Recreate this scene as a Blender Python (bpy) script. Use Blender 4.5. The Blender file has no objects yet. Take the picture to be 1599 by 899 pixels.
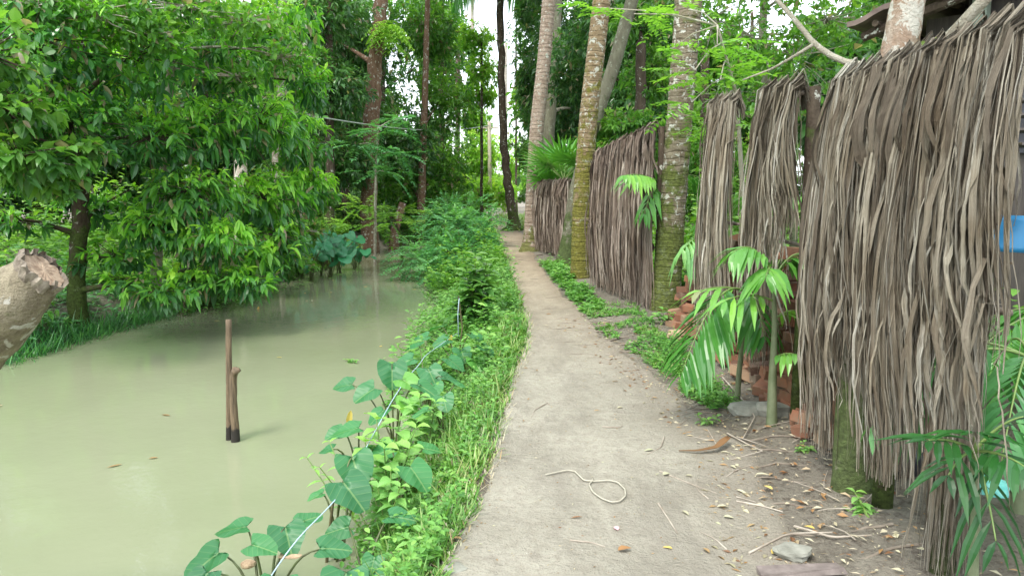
import bpy, math, random
import numpy as np
from mathutils import Vector
random.seed(7)
RNG = np.random.default_rng(7)
R = math.radians
SC = bpy.context.scene
COL = SC.collection

# ------------------------------------------------------------------ camera
CAM_H = 1.55
PITCH = R(7.4)
FPX = 1150.0
cd = bpy.data.cameras.new('camera')
cam = bpy.data.objects.new('camera', cd)
COL.objects.link(cam)
cam.location = (0, 0, CAM_H)
cam.rotation_euler = (R(90) - PITCH, 0, 0)
cd.sensor_width = 36.0
cd.lens = FPX / 1599.0 * 36.0
cd.clip_start = 0.05
cd.clip_end = 2000
SC.camera = cam

# ------------------------------------------------------------------ light
SUN_EL, SUN_AZ = R(58), R(215)        # azimuth measured clockwise from +Y
w = bpy.data.worlds.new('World')
SC.world = w
w.use_nodes = True
nt = w.node_tree
bg = nt.nodes['Background']
sky = nt.nodes.new('ShaderNodeTexSky')
sky.sky_type = 'NISHITA'
sky.sun_disc = False
sky.sun_elevation = SUN_EL
sky.sun_rotation = SUN_AZ
sky.dust_density = 3.0
sky.air_density = 1.0
sky.altitude = 10
mx = nt.nodes.new('ShaderNodeMix')
mx.data_type = 'RGBA'
mx.inputs[0].default_value = 0.62
mx.inputs[7].default_value = (11.0, 11.6, 12.2, 1)
nt.links.new(sky.outputs[0], mx.inputs[6])
nt.links.new(mx.outputs[2], bg.inputs[0])
bg.inputs[1].default_value = 0.15
sd = bpy.data.lights.new('sun', 'SUN')
sun = bpy.data.objects.new('sun', sd)
COL.objects.link(sun)
sd.energy = 1.5
sd.angle = R(16)
sd.color = (1.0, 0.96, 0.88)
sv = Vector((math.sin(SUN_AZ) * math.cos(SUN_EL), math.cos(SUN_AZ) * math.cos(SUN_EL), math.sin(SUN_EL)))
sun.rotation_euler = sv.to_track_quat('Z', 'Y').to_euler()
vs = SC.view_settings
vs.view_transform = 'Standard'
vs.look = 'None'
vs.exposure = 1.1
vs.gamma = 1
vs.use_curve_mapping = False
cy = SC.cycles
cy.max_bounces = 9
cy.diffuse_bounces = 7
cy.glossy_bounces = 2
cy.transmission_bounces = 7
cy.transparent_max_bounces = 4
cy.use_denoising = True
cy.caustics_reflective = False
cy.caustics_refractive = False

# ------------------------------------------------------------------ helpers
CP, SP = math.cos(PITCH), math.sin(PITCH)
def ray(px, py):
    dx = (px - 799.5) / FPX
    dy = (449.5 - py) / FPX
    return np.array([dx, CP + dy * SP, -SP + dy * CP])
def W(px, py, Y):                      # world point on a sight line at distance Y
    d = ray(px, py)
    return np.array([0, 0, CAM_H]) + d * (Y / d[1])
def G(px, py, z=0.0):                  # world point of a sight line on the level z
    d = ray(px, py)
    return np.array([0, 0, CAM_H]) + d * ((z - CAM_H) / d[2])
def nrm(a):
    a = np.asarray(a, float)
    return a / np.maximum(np.linalg.norm(a, axis=-1, keepdims=True), 1e-9)
UP = np.array([0, 0, 1.0])

_perm = RNG.random((64, 64))
def vnoise(x, y):                      # smooth value noise, tiles every 64
    x = np.asarray(x, float); y = np.asarray(y, float)
    xi = np.floor(x).astype(int); yi = np.floor(y).astype(int)
    fx = x - xi; fy = y - yi
    fx = fx * fx * (3 - 2 * fx); fy = fy * fy * (3 - 2 * fy)
    a = _perm[xi % 64, yi % 64]; b = _perm[(xi + 1) % 64, yi % 64]
    c = _perm[xi % 64, (yi + 1) % 64]; d = _perm[(xi + 1) % 64, (yi + 1) % 64]
    return (a * (1 - fx) + b * fx) * (1 - fy) + (c * (1 - fx) + d * fx) * fy - 0.5

def wloc(o):
    v = Vector((0, 0, 0))
    while o is not None:
        v += o.location
        o = o.parent
    return np.array(v)

class MB:
    """collects vertices and faces; build() links them as one mesh object"""
    def __init__(s):
        s.v = []; s.f = []; s.r = []; s.u = []; s.n = 0
    def add(s, v, faces, rnd=0.5, uv=None):
        v = np.asarray(v, float).reshape(-1, 3)
        k = len(v)
        s.v.append(v)
        s.r.append(np.broadcast_to(np.asarray(rnd, float), (k,)))
        s.u.append(np.zeros((k, 2)) if uv is None else np.asarray(uv, float).reshape(-1, 2))
        for f in faces:
            s.f.append(np.asarray(f, int) + s.n)
        s.n += k
    def tube(s, pts, rad, sides=8, rnd=0.5, cap=True, jitter=0.0):
        pts = np.asarray(pts, float); n = len(pts)
        rad = np.broadcast_to(np.asarray(rad, float), (n,))
        T = np.gradient(pts, axis=0); T = nrm(T)
        ref = np.array([1.0, 0.13, 0.07]) if abs(T[0][0]) < 0.8 else np.array([0.1, 1.0, 0.1])
        A = nrm(np.cross(T, ref)); Bv = np.cross(T, A)
        ang = np.linspace(0, 2 * math.pi, sides, endpoint=False)
        rr = rad[:, None] * (1 + jitter * (RNG.random((n, sides)) - .5))
        P = pts[:, None] + rr[..., None] * (A[:, None] * np.cos(ang)[None, :, None] + Bv[:, None] * np.sin(ang)[None, :, None])
        i = np.arange(n - 1)[:, None] * sides; j = np.arange(sides)[None]
        q = np.stack([i + j, i + (j + 1) % sides, i + sides + (j + 1) % sides, i + sides + j], -1).reshape(-1, 4)
        L = np.concatenate([[0], np.cumsum(np.linalg.norm(np.diff(pts, axis=0), axis=1))])
        uv = np.stack(np.broadcast_arrays(ang[None] / 6.2832, L[:, None]), -1).reshape(-1, 2)
        fs = [q]
        if cap:
            fs.append(np.arange(sides)[None, ::-1]); fs.append((np.arange(sides) + (n - 1) * sides)[None])
        s.add(P.reshape(-1, 3), fs, rnd, uv)
    def box(s, c, size, rot=0.0, tilt=0.0, jit=0.0, rnd=0.5):
        x, y, z = np.array(size) / 2.0
        v = np.array([[-x, -y, -z], [x, -y, -z], [x, y, -z], [-x, y, -z], [-x, -y, z], [x, -y, z], [x, y, z], [-x, y, z]])
        if jit: v = v + (RNG.random(v.shape) - .5) * jit
        ct, st = math.cos(tilt), math.sin(tilt)
        v = v @ np.array([[ct, 0, -st], [0, 1, 0], [st, 0, ct]])
        cr, sr = math.cos(rot), math.sin(rot)
        v = v @ np.array([[cr, sr, 0], [-sr, cr, 0], [0, 0, 1]])
        s.add(v + np.array(c), [np.array([[0, 3, 2, 1], [4, 5, 6, 7], [0, 1, 5, 4], [1, 2, 6, 5], [2, 3, 7, 6], [3, 0, 4, 7]])], rnd)
    def leaves(s, P, D, N, L, Wd, droop=0.15, fold=0.12, rnd=0.5, shape='lance'):
        P = np.asarray(P, float).reshape(-1, 3); n = len(P)
        if n == 0: return
        D = nrm(np.broadcast_to(D, (n, 3))); N = np.broadcast_to(N, (n, 3))
        S = nrm(np.cross(D, N)); N = nrm(np.cross(S, D))
        L = np.broadcast_to(np.asarray(L, float), (n,)); Wd = np.broadcast_to(np.asarray(Wd, float), (n,))
        rnd = np.broadcast_to(np.asarray(rnd, float), (n,)); droop = np.broadcast_to(np.asarray(droop, float), (n,))
        if shape == 'diamond':
            t = np.array([0, .45, .45, 1]); sx = np.array([0, -.5, .5, 0]); fs = np.array([[0, 1, 3], [0, 3, 2]])
        elif shape == 'blade':
            t = np.array([0, 0, .4, .4, .75, .75, 1]); sx = np.array([-.4, .4, -.5, .5, -.35, .35, 0])
            fs = None
        elif shape == 'ovate':
            t = np.array([0, .15, .15, .15, .42, .42, .42, .75, .75, .75, 1]); sx = np.array([0, -.36, 0, .36, -.5, 0, .5, -.27, 0, .27, 0]); fs = None
        else:
            t = np.array([0, .28, .28, .28, .62, .62, .62, 1]); sx = np.array([0, -.42, 0, .42, -.46, 0, .46, 0]); fs = None
        z = np.abs(sx) * fold
        k = len(t)
        bend = -droop[:, None] * (t ** 2)[None]
        tt = t[None] * (1 - 0.3 * np.abs(droop)[:, None] * t[None])
        V = (P[:, None] + D[:, None] * (tt * L[:, None])[..., None] + S[:, None] * (sx[None] * Wd[:, None])[..., None]
             + N[:, None] * (z[None] * Wd[:, None] * 2)[..., None])
        V[..., 2] += bend * L[:, None]
        base = (np.arange(n) * k)[:, None, None]
        if shape == 'diamond':
            F = [(base + fs[None]).reshape(-1, 3)]
        elif shape == 'blade':
            F = [(base + np.array([[0, 1, 3, 2], [2, 3, 5, 4]])[None]).reshape(-1, 4), (base + np.array([[4, 5, 6]])[None]).reshape(-1, 3)]
        elif shape == 'ovate':
            F = [(base + np.array([[1, 2, 5, 4], [2, 3, 6, 5], [4, 5, 8, 7], [5, 6, 9, 8]])[None]).reshape(-1, 4),
                 (base + np.array([[0, 2, 1], [0, 3, 2], [7, 8, 10], [8, 9, 10]])[None]).reshape(-1, 3)]
        else:
            F = [(base + np.array([[1, 2, 5, 4], [2, 3, 6, 5]])[None]).reshape(-1, 4),
                 (base + np.array([[0, 2, 1], [0, 3, 2], [4, 5, 7], [5, 6, 7]])[None]).reshape(-1, 3)]
        uv = np.tile(np.stack([sx, t], -1)[None], (n, 1, 1))
        s.add(V.reshape(-1, 3), F, np.repeat(rnd, k), uv.reshape(-1, 2))
    def build(s, name, mat, parent=None, smooth=False, origin=None):
        V = np.concatenate(s.v)
        o = np.zeros(3)
        if parent is not None: o = wloc(parent)
        elif origin is not None: o = np.asarray(origin, float)
        V = V - o
        me = bpy.data.meshes.new(name)
        lt = np.concatenate([np.full(len(f), f.shape[1]) for f in s.f])
        li = np.concatenate([f.reshape(-1) for f in s.f])
        ls = np.concatenate([[0], np.cumsum(lt)[:-1]])
        me.vertices.add(len(V)); me.vertices.foreach_set('co', V.astype(np.float32).ravel())
        me.loops.add(len(li)); me.loops.foreach_set('vertex_index', li.astype(np.int32))
        me.polygons.add(len(lt)); me.polygons.foreach_set('loop_start', ls.astype(np.int32))
        me.polygons.foreach_set('loop_total', lt.astype(np.int32))
        me.polygons.foreach_set('use_smooth', np.full(len(lt), bool(smooth)))
        at = me.attributes.new('rnd', 'FLOAT', 'POINT'); at.data.foreach_set('value', np.concatenate(s.r).astype(np.float32))
        ul = me.uv_layers.new(name='UVMap'); ul.data.foreach_set('uv', np.concatenate(s.u)[li].astype(np.float32).ravel())
        me.update(calc_edges=True)
        me.validate()
        me.materials.append(mat)
        ob = bpy.data.objects.new(name, me)
        COL.objects.link(ob)
        if parent is not None: ob.parent = parent
        elif origin is not None: ob.location = o
        return ob

def tag(o, label, cat, group=None, kind=None):
    o['label'] = label
    o['category'] = cat
    if group: o['group'] = group
    if kind: o['kind'] = kind
    return o
def thing(name, label, cat, loc=(0, 0, 0), group=None):
    o = bpy.data.objects.new(name, None)
    o.empty_display_size = 0.1
    COL.objects.link(o)
    o.location = Vector([float(a) for a in loc])
    return tag(o, label, cat, group)
def struct(o):
    o['kind'] = 'structure'
    return o
def dup(root, loc, rz=0.0, sc=1.0, label=None, group=None):
    r = root.copy(); COL.objects.link(r)
    r.location = Vector([float(a) for a in loc]); r.rotation_euler = (0, 0, rz)
    r.scale = (sc, sc, sc)
    if label: r['label'] = label
    if group: r['group'] = group
    for ch in list(root.children):
        c = ch.copy(); COL.objects.link(c); c.parent = r
        for g in ch.children:
            d = g.copy(); COL.objects.link(d); d.parent = c
    return r

# ------------------------------------------------------------------ materials
def new_mat(name):
    m = bpy.data.materials.new(name); m.use_nodes = True
    nt = m.node_tree; p = nt.nodes['Principled BSDF']
    return m, nt, p
def nd(nt, t, **kw):
    n = nt.nodes.new(t)
    for k, v in kw.items(): setattr(n, k, v)
    return n
def ramp(nt, src, stops, interp='LINEAR'):
    r = nt.nodes.new('ShaderNodeValToRGB'); r.color_ramp.interpolation = interp
    e = r.color_ramp.elements
    while len(e) < len(stops): e.new(0.5)
    for i, (p, c) in enumerate(stops):
        e[i].position = p; e[i].color = (*c, 1) if len(c) == 3 else c
    nt.links.new(src, r.inputs[0]); return r.outputs[0]
def noise(nt, scale, detail=4, rough=0.6, coord='obj', vscale=None, dist=0.0):
    if coord == 'obj':
        g = nd(nt, 'ShaderNodeNewGeometry'); src = g.outputs['Position']
    else:
        g = nd(nt, 'ShaderNodeTexCoord'); src = g.outputs['Object' if coord == 'local' else 'UV']
    if vscale:
        mp = nd(nt, 'ShaderNodeMapping'); mp.inputs['Scale'].default_value = vscale
        nt.links.new(src, mp.inputs[0]); src = mp.outputs[0]
    n = nd(nt, 'ShaderNodeTexNoise'); n.inputs['Scale'].default_value = scale
    n.inputs['Detail'].default_value = detail; n.inputs['Roughness'].default_value = rough
    n.inputs['Distortion'].default_value = dist
    nt.links.new(src, n.inputs['Vector']); return n.outputs['Fac']
def mixc(nt, fac, a, b, mode='MIX'):
    m = nd(nt, 'ShaderNodeMix'); m.data_type = 'RGBA'; m.blend_type = mode
    for i, x in ((0, fac), (6, a), (7, b)):
        if isinstance(x, (tuple, list)): m.inputs[i].default_value = (*x, 1) if len(x) == 3 else x
        elif isinstance(x, (int, float)): m.inputs[i].default_value = x
        else: nt.links.new(x, m.inputs[i])
    return m.outputs[2]
def math_(nt, op, a, b=None, c=None):
    m = nd(nt, 'ShaderNodeMath', operation=op)
    for i, x in enumerate((a, b, c)):
        if x is None: continue
        if isinstance(x, (int, float)): m.inputs[i].default_value = x
        else: nt.links.new(x, m.inputs[i])
    return m.outputs[0]
def bump(nt, p, h, strength=0.5, dist=0.02):
    b = nd(nt, 'ShaderNodeBump'); b.inputs['Strength'].default_value = strength; b.inputs['Distance'].default_value = dist
    nt.links.new(h, b.inputs['Height']); nt.links.new(b.outputs[0], p.inputs['Normal']); return b
def attr(nt, name='rnd'):
    a = nd(nt, 'ShaderNodeAttribute'); a.attribute_name = name; return a.outputs['Fac']

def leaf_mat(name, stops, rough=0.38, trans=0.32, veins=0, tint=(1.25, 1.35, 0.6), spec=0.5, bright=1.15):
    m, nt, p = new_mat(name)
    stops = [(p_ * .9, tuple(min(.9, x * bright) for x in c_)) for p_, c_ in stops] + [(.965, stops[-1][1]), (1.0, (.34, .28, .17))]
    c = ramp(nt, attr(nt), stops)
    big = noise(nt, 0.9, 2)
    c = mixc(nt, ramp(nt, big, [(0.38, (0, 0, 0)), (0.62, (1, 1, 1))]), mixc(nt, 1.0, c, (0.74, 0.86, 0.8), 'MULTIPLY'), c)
    if veins:
        uvn = nd(nt, 'ShaderNodeTexCoord'); sp = nd(nt, 'ShaderNodeSeparateXYZ'); nt.links.new(uvn.outputs['UV'], sp.inputs[0])
        ax = math_(nt, 'ABSOLUTE', sp.outputs[0])
        mid = math_(nt, 'LESS_THAN', ax, 0.022)
        q = math_(nt, 'SUBTRACT', sp.outputs[1], math_(nt, 'MULTIPLY', ax, 0.55))
        fr = math_(nt, 'ABSOLUTE', math_(nt, 'SUBTRACT', math_(nt, 'FRACT', math_(nt, 'MULTIPLY', q, 6.5)), 0.5))
        sv_ = math_(nt, 'LESS_THAN', fr, 0.035)
        vv = math_(nt, 'MULTIPLY', math_(nt, 'MAXIMUM', mid, math_(nt, 'MULTIPLY', sv_, 0.55)), veins)
        c = mixc(nt, vv, c, (0.32, 0.45, 0.17))
        bump(nt, p, math_(nt, 'MULTIPLY', fr, 1.0), 0.35, 0.006)
    nt.links.new(c, p.inputs['Base Color'])
    p.inputs['Roughness'].default_value = rough
    p.inputs['Specular IOR Level'].default_value = spec
    tr = nd(nt, 'ShaderNodeBsdfTranslucent')
    nt.links.new(mixc(nt, 1.0, c, tint, 'MULTIPLY'), tr.inputs[0])
    ms = nd(nt, 'ShaderNodeMixShader'); ms.inputs[0].default_value = trans
    nt.links.new(p.outputs[0], ms.inputs[1]); nt.links.new(tr.outputs[0], ms.inputs[2])
    nt.links.new(ms.outputs[0], nt.nodes['Material Output'].inputs[0])
    return m

def gs(*cols):
    n = len(cols); return [(i / (n - 1), c) for i, c in enumerate(cols)]
M = {}
M['leaf_broad'] = leaf_mat('leaf_broad', gs((.035, .10, .035), (.06, .17, .04), (.11, .27, .035), (.22, .42, .05), (.34, .52, .06)), .23, .42, bright=1.65)
M['leaf_dark'] = leaf_mat('leaf_dark', gs((.04, .10, .04), (.07, .17, .05), (.11, .24, .06), (.20, .34, .08)), .3, .40)
M['leaf_mid'] = leaf_mat('leaf_mid', gs((.05, .13, .035), (.09, .21, .04), (.15, .30, .045), (.26, .42, .07)), .33, .45, bright=1.3)
M['leaf_bright'] = leaf_mat('leaf_bright', gs((.07, .19, .03), (.13, .30, .045), (.22, .42, .06), (.36, .53, .09)), .4, .42)
M['leaf_sunlit'] = leaf_mat('leaf_sunlit', gs((.16, .34, .05), (.28, .48, .07), (.42, .60, .10), (.55, .66, .14)), .4, .5)  # yellow-green raised so far crowns look sunlit; the sunlight is in the colour
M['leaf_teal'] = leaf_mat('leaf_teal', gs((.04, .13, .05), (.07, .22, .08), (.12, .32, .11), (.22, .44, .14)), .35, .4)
M['leaf_sun'] = leaf_mat('leaf_sun', gs((.06, .16, .035), (.11, .26, .045), (.19, .38, .05), (.32, .50, .08)), .35, .45)  # lighter leaf green, with the brightness of sun put into the colour
M['leaf_taro'] = leaf_mat('leaf_taro', gs((.022, .115, .045), (.035, .16, .055), (.055, .22, .06), (.16, .36, .05)), .42, .28, veins=.35)
M['leaf_ovate'] = leaf_mat('leaf_ovate', gs((.08, .2, .05), (.13, .3, .07), (.2, .4, .1), (.26, .46, .08)), .45, .3, veins=.5)
M['leaf_far_taro'] = leaf_mat('leaf_far_taro', gs((.03, .17, .07), (.04, .22, .10), (.06, .28, .12)), .4, .25)
M['palm_green'] = leaf_mat('palm_green', gs((.025, .10, .025), (.05, .18, .035), (.10, .28, .045), (.2, .42, .06)), .32, .30)
M['palm_dark'] = leaf_mat('palm_dark', gs((.015, .07, .015), (.03, .12, .02), (.05, .18, .03)), .33, .25)  # the seedling's own deep green
M['palm_old'] = leaf_mat('palm_old', gs((.05, .1, .04), (.09, .15, .06), (.16, .2, .09)), .4, .25)
M['grass'] = leaf_mat('grass', gs((.05, .13, .025), (.08, .20, .035), (.13, .28, .05), (.22, .36, .08), (.38, .36, .18)), .45, .32)
M['herb'] = leaf_mat('herb', gs((.05, .14, .03), (.08, .22, .04), (.14, .32, .06), (.24, .42, .08)), .42, .32)
M['dead_leaf'] = leaf_mat('dead_leaf', gs((.16, .07, .03), (.3, .16, .06), (.36, .25, .13), (.46, .40, .29), (.48, .43, .29)), .6, .15, tint=(1, .8, .5))
M['yellow_leaf'] = leaf_mat('yellow_leaf', gs((.55, .36, .06), (.65, .5, .15)), .5, .25, tint=(1, .9, .4))

def fibre_mat(name, cols, ro=.85):
    m, nt, p = new_mat(name)
    c = ramp(nt, attr(nt), gs(*cols))
    st = noise(nt, 1.0, 5, .7, 'uv', (60, 1.6, 1))
    g = noise(nt, 26, 4, .7)
    c = mixc(nt, ramp(nt, st, [(0.40, (0, 0, 0)), (0.56, (1, 1, 1))]), mixc(nt, 1, c, (.46, .42, .38), 'MULTIPLY'), c)
    c = mixc(nt, ramp(nt, noise(nt, 3.2, 3), [(.45, (0, 0, 0)), (.7, (1, 1, 1))]), c, mixc(nt, 1, c, (.72, .66, .58), 'MULTIPLY'))
    nt.links.new(c, p.inputs['Base Color']); p.inputs['Roughness'].default_value = ro
    bump(nt, p, math_(nt, 'ADD', st, g), 1.0, .012)
    return m
M['fibre_tan'] = fibre_mat('fibre_tan', ((.20, .165, .12), (.35, .30, .22), (.48, .43, .33), (.58, .535, .42), (.76, .74, .64)))
M['fibre_brown'] = fibre_mat('fibre_brown', ((.17, .125, .095), (.30, .235, .19), (.42, .345, .285), (.60, .53, .45)))
M['sheath'] = fibre_mat('sheath', ((.09, .055, .04), (.17, .11, .08), (.26, .18, .13), (.4, .33, .27)), .7)

def bark_mat(name, c1, c2, moss=(.12, .15, .02), moss_amt=.5, lichen=.5, rings=0, mossh=1.5, lich=(.55, .56, .48)):
    m, nt, p = new_mat(name)
    n1 = noise(nt, 9, 6, .7, vscale=(1, 1, .35 if not rings else 1.6))
    c = ramp(nt, n1, [(.35, c1), (.65, c2)])
    h = n1
    geo = nd(nt, 'ShaderNodeNewGeometry'); sp = nd(nt, 'ShaderNodeSeparateXYZ'); nt.links.new(geo.outputs['Position'], sp.inputs[0])
    if rings:
        wob = noise(nt, 3.5, 3)
        z = math_(nt, 'ADD', math_(nt, 'MULTIPLY', sp.outputs[2], rings), math_(nt, 'MULTIPLY', wob, 1.1))
        fr = math_(nt, 'FRACT', z)
        line = ramp(nt, fr, [(0, (0, 0, 0)), (.13, (1, 1, 1)), (.8, (1, 1, 1)), (1, (.25, .25, .25))])
        c = mixc(nt, math_(nt, 'MULTIPLY', math_(nt, 'SUBTRACT', 1.0, line), .5), c, tuple(x * .4 for x in c1))
        h = math_(nt, 'ADD', math_(nt, 'MULTIPLY', line, .45), n1)
    if lichen:
        l1 = noise(nt, 11, 5, .65, dist=.6)
        c = mixc(nt, ramp(nt, l1, [(.62 - .12 * lichen, (0, 0, 0)), (.66 - .12 * lichen, (.85, .85, .85))]), c, lich)
    if moss_amt:
        mn = noise(nt, 5, 5, .7)
        fall = math_(nt, 'SUBTRACT', 1.0, math_(nt, 'DIVIDE', sp.outputs[2], mossh))
        mm = math_(nt, 'ADD', mn, math_(nt, 'MULTIPLY', math_(nt, 'MAXIMUM', fall, -0.35), .22 ))
        mc = ramp(nt, noise(nt, 30, 3), [(.3, tuple(x * .55 for x in moss)), (.7, tuple(x * 1.5 for x in moss))])
        c = mixc(nt, ramp(nt, mm, [(.60 - .12 * moss_amt, (0, 0, 0)), (.68 - .12 * moss_amt, (.9, .9, .9))]), c, mc)
    nt.links.new(c, p.inputs['Base Color']); p.inputs['Roughness'].default_value = .9
    p.inputs['Specular IOR Level'].default_value = .2
    bump(nt, p, math_(nt, 'ADD', h, noise(nt, 45, 4, .7)), .9, .025)
    return m
M['bark_moss'] = bark_mat('bark_moss', (.13, .10, .065), (.27, .235, .165), moss=(.095, .12, .025), moss_amt=.85, lichen=.6, rings=12, mossh=2.2)
M['bark_ochre'] = bark_mat('bark_ochre', (.19, .135, .075), (.34, .26, .16), moss=(.15, .145, .025), moss_amt=.75, lichen=.5, rings=12, mossh=3.0)
M['bark_palm'] = bark_mat('bark_palm', (.25, .18, .13), (.45, .36, .29), moss=(.14, .15, .04), moss_amt=.25, lichen=.3, rings=10, mossh=.8)
M['bark_dark'] = bark_mat('bark_dark', (.045, .032, .022), (.11, .085, .06), moss=(.06, .09, .02), moss_amt=.35, lichen=.15, mossh=1.5)
M['bark_brown'] = bark_mat('bark_brown', (.13, .075, .045), (.24, .15, .1), moss_amt=.0, lichen=.35)
M['bark_pale'] = bark_mat('bark_pale', (.25, .2, .15), (.5, .45, .38), moss_amt=0, lichen=.6)
M['bark_green'] = bark_mat('bark_green', (.13, .12, .085), (.22, .215, .15), moss=(.07, .10, .03), moss_amt=.65, lichen=.3, mossh=1.2, lich=(.3, .32, .24))
M['bark_fleck'] = bark_mat('bark_fleck', (.28, .17, .1), (.5, .42, .34), moss_amt=0, lichen=1.1, lich=(.62, .6, .52))
M['branch_grey'] = bark_mat('branch_grey', (.3, .27, .2), (.48, .45, .36), moss_amt=.0, lichen=.2)
M['log'] = bark_mat('log', (.12, .095, .065), (.33, .29, .2), moss=(.16, .17, .08), moss_amt=.15, lichen=.5, mossh=1, lich=(.5, .48, .42))

def simple(name, c1, c2, scale=8, rough=.8, bs=.4, coord='obj', vs_=None, metal=0):
    m, nt, p = new_mat(name)
    n = noise(nt, scale, 5, .65, coord, vs_)
    nt.links.new(ramp(nt, n, [(.3, c1), (.7, c2)]), p.inputs['Base Color'])
    p.inputs['Roughness'].default_value = rough; p.inputs['Metallic'].default_value = metal
    if bs: bump(nt, p, n, bs, .01)
    return m
M['stem'] = simple('stem', (.06, .045, .02), (.13, .12, .05), 20)
M['petiole'] = simple('petiole', (.05, .05, .02), (.10, .14, .04), 12, .5)
M['petiole_green'] = simple('petiole_green', (.12, .2, .05), (.2, .3, .08), 12, .45)
M['areca_stem'] = simple('areca_stem', (.10, .13, .06), (.2, .23, .13), 9, .6)
M['wet_post'] = simple('wet_post', (.05, .035, .02), (.21, .15, .09), 16, .8, .9, 'obj', (3, 3, .4))
nt_ = M['wet_post'].node_tree; p_ = nt_.nodes['Principled BSDF']; lk = p_.inputs['Base Color'].links[0].from_socket
g_ = nt_.nodes.new('ShaderNodeNewGeometry'); sp_ = nt_.nodes.new('ShaderNodeSeparateXYZ'); nt_.links.new(g_.outputs['Position'], sp_.inputs[0])
wz = math_(nt_, 'ADD', sp_.outputs[2], math_(nt_, 'MULTIPLY', noise(nt_, 20, 3), .12))
wz = math_(nt_, 'ADD', wz, .24)
nt_.links.new(mixc(nt_, ramp(nt_, wz, [(0.0, (1, 1, 1)), (.02, (0, 0, 0))]), lk, (.02, .016, .012)), p_.inputs['Base Color'])
M['cut_wood'] = simple('cut_wood', (.16, .10, .06), (.42, .32, .22), 40)
M['bark_torn'] = simple('bark_torn', (.07, .05, .035), (.30, .26, .20), 22, .9, 1.0)
M['bamboo'] = simple('bamboo', (.45, .36, .2), (.6, .52, .33), 5, .6)
M['pole'] = simple('pole', (.38, .33, .24), (.52, .47, .36), 5, .8)
M['rope_blue'] = simple('rope_blue', (.28, .42, .5), (.5, .62, .66), 60, .6)
M['wire'] = simple('wire', (.3, .32, .28), (.42, .44, .4), 5, .6)
M['cord'] = simple('cord', (.34, .32, .25), (.46, .43, .34), 30, .7)
M['roof'] = simple('roof', (.08, .055, .045), (.2, .15, .12), 6, .7)
M['wall_dark'] = simple('wall_dark', (.035, .03, .028), (.08, .07, .06), 4, .8, .4, 'obj', (8, 8, .6))
M['pillar'] = simple('pillar', (.26, .33, .26), (.36, .42, .34), 4, .7)
M['window_dark'] = simple('window_dark', (.02, .02, .025), (.05, .05, .06), 4, .3)
M['blue_plastic'] = simple('blue_plastic', (.015, .13, .27), (.02, .18, .36), 3, .35, .1)
M['turquoise'] = simple('turquoise', (.12, .55, .5), (.3, .75, .68), 16, .4, .5)
M['stone'] = simple('stone', (.15, .15, .12), (.31, .31, .26), 12, .9, .7)
M['moss_stone'] = simple('moss_stone', (.10, .13, .02), (.24, .27, .04), 16, .95, .8)
M['plank'] = simple('plank', (.1, .08, .07), (.24, .2, .18), 12, .8, .5)
M['root'] = simple('root', (.12, .095, .07), (.24, .205, .16), 18, .9, .6)
M['twig'] = simple('twig', (.2, .16, .12), (.5, .45, .37), 6, .8, .3)
M['pink'] = simple('pink', (.75, .35, .42), (.85, .5, .52), 20, .5, 0)
M['chip'] = simple('chip', (.22, .14, .08), (.50, .38, .24), 28, .8)

# brick
m, nt, p = new_mat('brick')
oi = nd(nt, 'ShaderNodeObjectInfo')
bc = ramp(nt, oi.outputs['Random'], [(0, (.09, .05, .035)), (.3, (.21, .09, .05)), (.6, (.28, .12, .065)), (.85, (.31, .20, .12)), (1, (.18, .14, .10))])
bc = mixc(nt, ramp(nt, noise(nt, 9, 5, .7), [(.45, (0, 0, 0)), (.7, (.8, .8, .8))]), bc, (.2, .14, .09))
nt.links.new(bc, p.inputs['Base Color']); p.inputs['Roughness'].default_value = .95
bump(nt, p, noise(nt, 40, 5, .7), .6, .004)
M['brick'] = m

# path mud
m, nt, p = new_mat('path_mud')
a = noise(nt, 1.3, 5, .6); b = noise(nt, 14, 6, .75); c_ = noise(nt, 60, 4, .7); s_ = noise(nt, 4, 6, .75, vscale=(.8, 1.3, 1), dist=.5)
c = ramp(nt, a, [(.32, (.30, .28, .22)), (.68, (.41, .385, .31))])
c = mixc(nt, ramp(nt, b, [(.36, (.45, .45, .45)), (.54, (0, 0, 0))]), c, (.22, .195, .15))
c = mixc(nt, ramp(nt, s_, [(.56, (0, 0, 0)), (.68, (.45, .45, .45))]), c, (.2, .175, .14))
rs = math_(nt, 'ADD', attr(nt), math_(nt, 'MULTIPLY', math_(nt, 'SUBTRACT', noise(nt, 3.5, 5, .7), .5), .9))
c = mixc(nt, ramp(nt, rs, [(.62, (0, 0, 0)), (.95, (.75, .75, .75))]), c, mixc(nt, noise(nt, 24, 5, .8), (.14, .12, .09), (.34, .30, .24)))
c = mixc(nt, ramp(nt, c_, [(.3, (.7, .7, .7)), (.42, (0, 0, 0))]), c, (.17, .14, .11))
c = mixc(nt, ramp(nt, noise(nt, 1.0, 6, .75, vscale=(1.6, .5, 1)), [(.40, (.5, .5, .5)), (.5, (0, 0, 0))]), c, (.22, .20, .16))
c = mixc(nt, ramp(nt, noise(nt, 85, 2), [(.72, (0, 0, 0)), (.76, (.8, .8, .8))]), c, (.6, .57, .5))
geo = nd(nt, 'ShaderNodeNewGeometry'); sp = nd(nt, 'ShaderNodeSeparateXYZ'); nt.links.new(geo.outputs['Position'], sp.inputs[0])
far = nd(nt, 'ShaderNodeMapRange'); far.inputs[1].default_value = 6; far.inputs[2].default_value = 14; nt.links.new(sp.outputs[1], far.inputs[0])
c = mixc(nt, far.outputs[0], c, mixc(nt, 1, c, (1.06, .92, .82), 'MULTIPLY'))
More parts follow.
